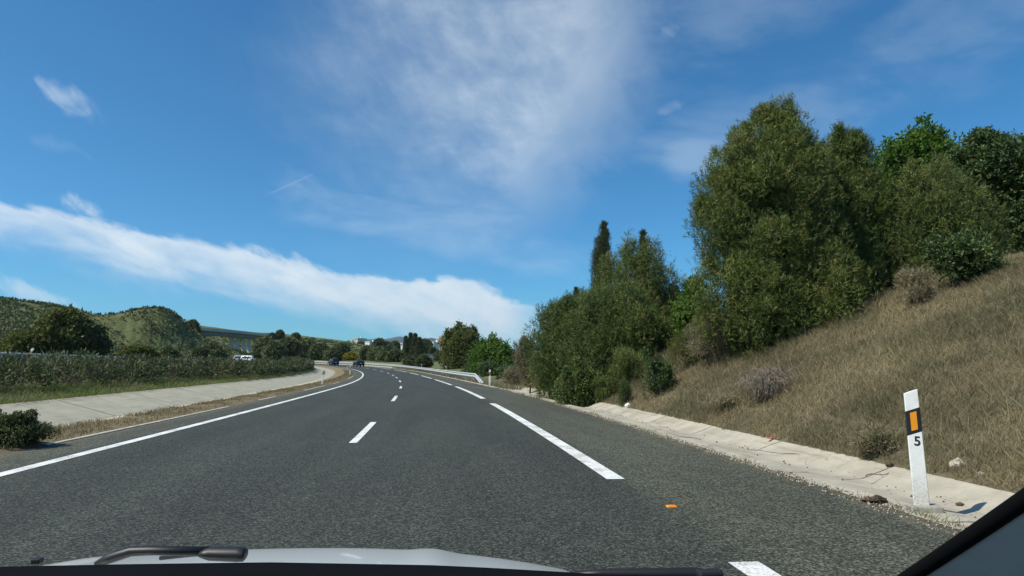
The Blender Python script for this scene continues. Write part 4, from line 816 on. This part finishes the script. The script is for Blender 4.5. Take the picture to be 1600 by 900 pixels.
# ------------------------------------------------------------------ viaduct and buildings
M_PIER = soil('pale_pier_concrete', [(.52, .53, .50), (.58, .58, .55), (.46, .47, .45), (.55, .55, .52)], (.05, .3, 2), .02)
M_VIA = soil('viaduct_concrete', [(.27, .27, .25), (.31, .31, .29), (.22, .22, .20), (.34, .34, .31)], (.05, .3, 2), .02)
M_PARA = soil('pale_parapet_concrete', [(.50, .48, .43), (.55, .52, .47), (.44, .42, .38), (.5, .48, .43)], (.05, .3, 2), .02)
def viaduct():
    A = at(284, 511, 235); Bp = at(412, 523.5, 330); A[2] = at(284, 514, 235)[2]; Bp[2] = at(412, 525.5, 330)[2]
    o = empty('viaduct', (A + Bp) / 2 * [1, 1, 0]); tag(o, 'concrete road viaduct crossing the valley behind the green hill', 'bridge'); Bo = np.array(o.location)
    d = Bp - A; dn = nrm(d * [1, 1, 0]); nr = np.array([dn[1], -dn[0], 0])
    def beam(name, m, w, z0, z1, sh=0.0):
        mb = MB(); secs = []
        for P in (A, (A + Bp) / 2 + [0, 0, 0.35], Bp): c = P - Bo + nr * sh; secs.append([c - nr * w + [0, 0, z0], c + nr * w + [0, 0, z0], c + nr * w + [0, 0, z1], c - nr * w + [0, 0, z1]])
        mb.loft(secs); return mb.build(name, m, o)
    beam('deck', M_PARA, 5.5, -.45, 0.0); beam('girder', M_VIA, 3.4, -1.75, -.452); beam('parapet', M_PARA, .15, 0.003, .6, 5.3)
    beam('parapet', M_PARA, .15, 0.003, .6, -5.3)
    def pier(t, w, dpt, sh=0.0):
        P = A + d * t + nr * sh; zt = P[2] - 1.752; zb = min(gz1(P[0], P[1]), zt - 6) - 2; mb = MB(); mb.box((P[0] - Bo[0], P[1] - Bo[1], (zt + zb) / 2), (w, dpt, zt - zb), math.atan2(dn[1], dn[0])); mb.build('pier', M_PIER, o, bevel=.15)
    # t at which the deck passes a given image column
    def tcol(px):
        ts = np.linspace(0, 1, 400); Q = A + d * ts[:, None] - EYE; x = 800 + F * (Q @ rt) / (Q @ fw); return float(np.interp(px, x, ts))
    pier(tcol(317), 1.6, 3.0)
    for px, w in ((362.5, 1.9), (372, 1.8), (381.5, 1.7), (390, 1.6)): pier(tcol(px), .7, w)
viaduct()
M_WALLW = soil('white_render', [(.74, .73, .70), (.68, .67, .64), (.76, .75, .72), (.7, .69, .66)], (.1, 1, 6), .01); M_WALLC = soil('cream_render', [(.62, .57, .45), (.56, .52, .42), (.64, .6, .5), (.58, .55, .45)], (.1, 1, 6), .01)
M_TILE = soil('orange_roof_tiles', [(.42, .17, .08), (.36, .14, .07), (.46, .2, .1), (.3, .12, .06)], (.2, 2, 9), .05)
def building(name, label, px0, px1, ytop, ybase, D, depth, wall, roof='flat', nw=3, floors=1, tower=None):
    P0, P1 = at(px0, ybase, D), at(px1, ybase, D); w = np.hypot(*(P1 - P0)[:2]); h = at(px0, ytop, D)[2] - P0[2]; C = (P0 + P1) / 2
    o = empty(name, C, -.62); tag(o, label, 'building')
    mb = MB(); mb.box((0, depth / 2, h / 2 - 2.5), (w, depth, h + 5)); wl = mb.build('wall', wall, o)
    if roof == 'flat': r = MB(); r.box((0, depth / 2, h + .17), (w + .4, depth + .4, .34)); rr_ = r.build('roof', wall, o)
    else:
        r = MB(); r.add([(-w / 2 - .5, -.5, h), (w / 2 + .5, -.5, h), (w / 2 + .5, depth + .5, h), (-w / 2 - .5, depth + .5, h), (-w / 2 - .5, depth / 2, h + depth * .28), (w / 2 + .5, depth / 2, h + depth * .28)], [(0, 1, 5, 4), (2, 3, 4, 5), (0, 4, 3), (1, 2, 5), (0, 3, 2, 1)]); rr_ = r.build('roof', M_TILE, o)
    c = MB(); c.box((w * .25, depth * .5, h + (depth * .28 if roof != 'flat' else .3) + .4), (.8, .8, 1.3)); c.build('chimney', wall, rr_)
    for f_ in range(floors):
        for i in range(nw):
            x = -w / 2 + w * (i + .5) / nw; zc = h * (f_ + .55) / floors; ww = min(1.2, w / nw * .4); hh_ = min(1.4, h / floors * .42)
            q = MB(); q.box((x, -.03, zc), (ww, .12, hh_)); q.build('window', M_GLASS, o)
    if tower is not None: q = MB(); q.box((tower * w, depth * .4, h + 1.4), (w * .22, w * .22, 2.8)); q.build('tower', wall, o)
    return o
building('hilltop_building', 'cream coloured building on the crest behind the dark cars', 551, 560, 529, 537, 415, 8, M_WALLC, 'flat', 3, 2)
building('annex', 'low cream annex at the left foot of the cream hilltop building', 546.5, 551, 533, 537.5, 415, 4.5, M_WALLC, 'flat', 1, 1)
building('white_building', 'white box shaped building right of the cream hilltop building', 569, 578.5, 534.5, 540, 395, 8, M_WALLW, 'flat', 0, 1)
building('white_house', 'long low white house right of the big conifers', 664, 679, 535.5, 542, 300, 8, M_WALLW, 'flat', 4, 1)
building('apartment_house', 'pale pinkish building half hidden behind the long white house', 679, 689, 534, 542, 330, 8, M_WALLC, 'gable', 4, 1, .1)
building('roofed_house', 'white house with an orange tiled roof beside the yellowing tree', 685.5, 697, 540, 546.5, 280, 7, M_WALLW, 'gable', 3, 1)
building('small_house', 'tiny white house glimpsed left of the conifers', 626, 629, 537, 541, 330, 5, M_WALLW, 'flat', 1, 1)

# ------------------------------------------------------------------ small roadside things
def brush():                              # dead arching shrub
    P = on_slope(1196, 624); o = empty('dead_brush', P); tag(o, 'heap of dead arching twigs lying on the slope below the tallest pine', 'dead bush'); mb = MB()
    for i in range(90):
        a = rng.uniform(0, 2 * pi); R = rng.uniform(.25, .52); hh = rng.uniform(.35, .75); b = np.array([rng.normal() * .12, rng.normal() * .12, -.03]); pts = []
        for t in np.linspace(0, 1, 8): pts.append(b + np.array([cos(a) * R * t * 1.1 + .03 * sin(9 * t + i), sin(a) * R * t + .03 * cos(8 * t + i), hh * sin(min(t * 1.35, 1.35) * pi / 1.6) * (1.0 - .25 * t)]))
        mb.tube(pts, [.009 * (1 - .7 * t) for t in np.linspace(0, 1, 8)], 4)
        for _ in range(2):
            k = rng.integers(3, 7); q = pts[k]; mb.tube([q, q + rng.normal(size=3) * .09, q + rng.normal(size=3) * .16 + [0, 0, -.05]], [.004, .003, .0015], 3)
    mb.build('twigs', M_TWIG, o, True)
brush()
b = shrub('bush', 'low green leafy bush sprouting at the asphalt edge in the lower left corner', 'bush', road(10.8, -6.56, -.02) , (.92, .55, .40), L_BG, 'leaf', .034, 46, 230, .7, spikes=70, stems=26)
def lump(name, label, cat, P, r3, m, sub=3, rz=0.0, amp=.25):
    import bmesh
    bm = bmesh.new(); bmesh.ops.create_icosphere(bm, subdivisions=sub, radius=1)
    for v in bm.verts: k = 1 + amp * float(wob(v.co.x * 2 + v.co.z, v.co.y * 2 + v.co.z, 1.6, 3)); v.co = (v.co.x * r3[0] * k, v.co.y * r3[1] * k, v.co.z * r3[2] * k)
    me = bpy.data.meshes.new(name); bm.to_mesh(me); bm.free(); me.materials.append(m); o = bpy.data.objects.new(name, me); COL.objects.link(o); o.location = P; o.rotation_euler = (0, 0, rz); tag(o, label, cat); return o
lump('soil_clump', 'brown clump of dead leaves and soil on the asphalt edge before the numbered post', 'debris', road(6.15, 4.10, .012), (.13, .07, .035), M_CLOD, 4, .3, .5)
lump('pale_rock', 'round pale rock on the dry grass behind the numbered post', 'rock', on_slope(1497, 727), (.09, .07, .07), M_STONE)
lump('pale_rock', 'small white rock at the gutter edge below the juniper bush', 'rock', on_slope(981, 634), (.09, .08, .07), M_WHITE)
lump('pale_rock', 'small pale stone at the foot of the bank right of the numbered post', 'rock', on_slope(1533, 741), (.035, .03, .03), M_STONE)
lump('pine_cone', 'brown clod lying on the top edge of the gutter left of the numbered post', 'debris', on_slope(1390, 726), (.05, .04, .035), M_CLOD)
lump('pine_cone', 'dark clod in the hollow of the pale gutter right of the numbered post', 'debris', road(6.2, 5.0, -.05), (.04, .035, .02), M_CLOD)
M_RED = simple('red_scrap', (.45, .10, .07), .6)
def scrap(name, label, P, w, m, rz):
    mb = MB(); n = 6; pts = []
    V = [(x * w / n - w / 2, y * w * .35, .012 * sin(x * 2.1) + .008 * (y % 2)) for x in range(n + 1) for y in (0, 1)]
    V += [(a, b_, c - .003) for a, b_, c in V]; k = 2 * (n + 1); Fc = [(2 * i, 2 * i + 2, 2 * i + 3, 2 * i + 1) for i in range(n)] + [(k + 2 * i, k + 2 * i + 1, k + 2 * i + 3, k + 2 * i + 2) for i in range(n)]
    mb.add(V, Fc); o = mb.build(name, m, None); o.location = P; o.rotation_euler = (.1, 0, rz); tag(o, label, 'litter'); return o
scrap('plastic_scrap', 'red plastic scrap in the dry grass at the head of the gutter', on_slope(1206, 689) + [0, 0, .04], .16, M_RED, .4)
def stud():
    P = road(6.02, 2.06, .004); o = empty('road_stud', P, heading(6)); o.scale = (.74, .8, .8); tag(o, 'small amber road stud on the shoulder beside the broken edge line', 'road stud')
    mb = MB(); mb.loft([[(-.06, -.045, 0), (.06, -.045, 0), (.06, .045, 0), (-.06, .045, 0)], [(-.05, -.022, .02), (.05, -.022, .02), (.05, .022, .02), (-.05, .022, .02)]]); mb.build('housing', M_AMBER, o, bevel=.003)
    r = MB(); r.add([(-.045, -.0425, .006), (.045, -.0425, .006), (.04, -.028, .0175), (-.04, -.028, .0175)], [(0, 1, 2, 3)]); r.build('reflector', simple('stud_lens', (.75, .20, .01), .2), o)
stud()
def dry_stick(P, L, rz, lab):
    mb = MB(); pts = [np.array([L * (t - .5), .03 * sin(6 * t + rz), .012 + .01 * sin(9 * t)]) for t in np.linspace(0, 1, 9)]; mb.tube(pts, [.006 * (1 - .5 * t) for t in np.linspace(0, 1, 9)], 5); mb.tube([pts[4], pts[4] + [.08, .07, .01]], .003, 4)
    o = mb.build('dry_stick', M_BARK, None, True); o.location = P; o.rotation_euler = (0, 0, rz); tag(o, lab, 'stick')
dry_stick(road(9.7, 5.0, -.02), 1.0, heading(9) + pi / 2 + .5, 'long thin dry stick lying across the pale gutter')
dry_stick(road(11.8, 4.35, .0), 1.3, heading(12) + pi / 2 + .15, 'dry stick along the near lip of the gutter, farther away')
dry_stick(road(7.5, 5.1, .02), .6, .5, 'short dry stick on the upper slab of the gutter left of the numbered post')

# ------------------------------------------------------------------ the car the picture is taken from
M_HOOD = mat('silver_white_paint', lambda g, t, b, out: (setattr(b.inputs['Base Color'], 'default_value', (.80, .83, .81, 1)), setattr(b.inputs['Roughness'], 'default_value', .32), setattr(b.inputs['Metallic'], 'default_value', .15), setattr(b.inputs['Coat Weight'], 'default_value', .8), setattr(b.inputs['Coat Roughness'], 'default_value', .06)))
M_DASH = simple('dashboard_plastic', (.020, .024, .030), .55, var=.1, scale=60); M_TRIM = simple('pillar_trim', (.34, .375, .38), .8, var=.06, scale=30); M_RUB = simple('rubber_seal', (.003, .003, .0035), .95); M_RUB.node_tree.nodes['Principled BSDF'].inputs['Specular IOR Level'].default_value = .08
def own_car():
    o = empty('car_front', (0, 0, 0)); tag(o, 'silver car bonnet, wiper and windscreen pillar of the car the view is taken from', 'car'); xc = -.46
    yy = np.concatenate([np.linspace(.80, 1.95, 14), np.linspace(2.0, 2.25, 6)]); xx = np.linspace(-.93, .93, 45); V = []
    for y in yy:
        for x in xx:
            z = .931 - .125 * ((y - .8) / 1.1) ** 1.6 - .085 * (abs(x) / .86) ** 2.4 - (0 if y < 1.95 else .9 * (y - 1.95) ** 1.3 * 1.1)
            z += .008 * (1 if .42 < abs(x) < .5 else 0)
            if abs(x) > .87: z -= 6 * (abs(x) - .87)
            V.append((xc + x * (1 - .05 * max(0, y - 1.5)), y, z))
    n, k = len(yy), len(xx); i, j = np.meshgrid(np.arange(n - 1), np.arange(k - 1), indexing='ij'); a = (i * k + j).ravel()
    h = mesh_obj('bonnet', np.array(V), np.stack([a, a + 1, a + k + 1, a + k], 1), M_HOOD, o, True); sm = h.modifiers.new('solid', 'SOLIDIFY'); sm.thickness = .012; ss_ = h.modifiers.new('sub', 'SUBSURF'); ss_.levels = ss_.render_levels = 1
    f = MB()
    for sx in (-1, 1): f.box((xc + sx * .87, 1.30, .40), (.06, 1.7, .36))
    f.box((xc, 2.2, .40), (1.50, .08, .30)); f.build('wing', M_HOOD, o, bevel=.03)
    # cowl under the windscreen: long dark bar, slightly bowed
    def bar(name, m, prof, D, bow, dpt, h_):
        """bowed bar across the car: prof gives how high it stands along its length"""
        mb = MB(); secs = []
        for px in np.linspace(-650, 1750, 30):
            k = (px - 470) / 900; c = at(px, float(np.interp(px, *zip(*prof))), D - bow * k * k); bk = -FH * dpt
            secs.append([c + bk + [0, 0, -h_], c + bk + [0, 0, -.004], c + bk * .9 + [0, 0, .0], c + bk * .04, c + [0, 0, -.005], c + [0, 0, -h_]])
        mb.loft(secs); return mb.build(name, m, o, True)
    bar('cowl', M_RUB, [(-700, 925), (-300, 897), (0, 884), (200, 880), (420, 877), (700, 882), (930, 895), (1150, 912), (1750, 990)], .80, .08, .09, .13)
    bar('dashboard', M_DASH, [(-700, 935), (0, 896), (300, 892), (560, 893), (800, 900), (1100, 915), (1750, 990)], .60, .06, .7, .16)
    def pt(px, py, d): return np.array(at(px, py, d))
    w = MB(); D = .92
    w.tube([pt(150, 882, D), pt(172, 872, D), pt(205, 861.5, D), (pt(235, 860.5, D)), pt(330, 861, D)], [.004, .007, .0065, .006, .006], 8); a_ = w.build('wiper_arm', M_BLACK, o, True)
    hb = MB(); P0, P1 = pt(322, 864.5, D), pt(384, 866, D); dv = P1 - P0
    secs = []
    for t, r_ in ((-.12, .0045), (0, .0075), (.10, .009), (.80, .0098), (.96, .0090), (1.0, .006)): c = P0 + dv * t; secs.append([c + np.array([0, .012 * cos(q), 0]) + np.array([0, 0, r_ * sin(q) * 1.0 + (-.0)]) for q in np.linspace(0, 2 * pi, 10, endpoint=False)])
    hb.loft(secs); hb.build('pivot_cap', M_BLACK, a_, True)
    bl = MB(); bl.tube([pt(250, 872, D + .03), pt(300, 866.5, D + .03), pt(345, 864, D + .03)], .003, 6); bl.build('blade', M_BLACK, a_, True)
    w2 = MB(); D2 = .86; w2.tube([pt(885, 901, D2), pt(940, 896.5, D2), pt(1085, 897, D2), pt(1128, 899.5, D2)], [.005, .006, .008, .006], 8); a2 = w2.build('wiper_arm', M_BLACK, o, True)
    c2 = MB(); P = pt(1108, 899, D2 - .01); c2.box(P, (.03, .02, .012)); c2.build('pivot_cap', M_BLACK, a2, bevel=.003)
    sq = MB(); sq.box(pt(58, 876.5, .84), (.010, .01, .006)); sq.build('washer_jet', M_BLACK, o, bevel=.001)
    # right windscreen pillar, rubber edge and trim
    A, B_ = pt(1405, 912, .56), pt(1612, 776, .42); dv = B_ - A; base = A - dv * .8; top = B_ + dv * 1.6
    pm = MB(); pts = [base + (top - base) * t + np.array([0, 0, .02 * (t - .3) * (t - .3)]) for t in np.linspace(0, 1, 14)]; pm.tube(pts, .0054, 10)
    sl = pm.build('windscreen_seal', M_RUB, o, True)
    tr = MB(); out = nrm(np.cross(dv, FH)); out = out if out[0] > 0 else -out
    secs = []
    for p_ in pts: secs.append([p_ + out * a + np.array([0, -b_ , 0]) for a, b_ in ((.004, -.004), (.03, .000), (.07, .006), (.13, .02), (.13, .05), (.07, .035), (.004, .01))])
    tr.loft(secs); tr.build('pillar_trim', M_TRIM, o, True)
own_car()

# ------------------------------------------------------------------ air: far things fade to blue
def haze():
    mb = MB(); mb.box((0, 3000, 260), (13000, 12500, 800)); m = bpy.data.materials.new('haze_air'); m.use_nodes = True; t = m.node_tree; t.nodes.clear()
    out = N(t, 'ShaderNodeOutputMaterial'); v = N(t, 'ShaderNodeVolumePrincipled'); v.inputs['Density'].default_value = HAZE; v.inputs['Color'].default_value = (.62, .78, 1, 1); v.inputs['Anisotropy'].default_value = 0.2
    t.links.new(v.outputs[0], out.inputs['Volume']); o = mb.build('haze', m); o['kind'] = 'stuff'; o['label'] = 'thin bluish air between the road and the far mountains'; o['category'] = 'haze'
HAZE = 0.00006
haze()
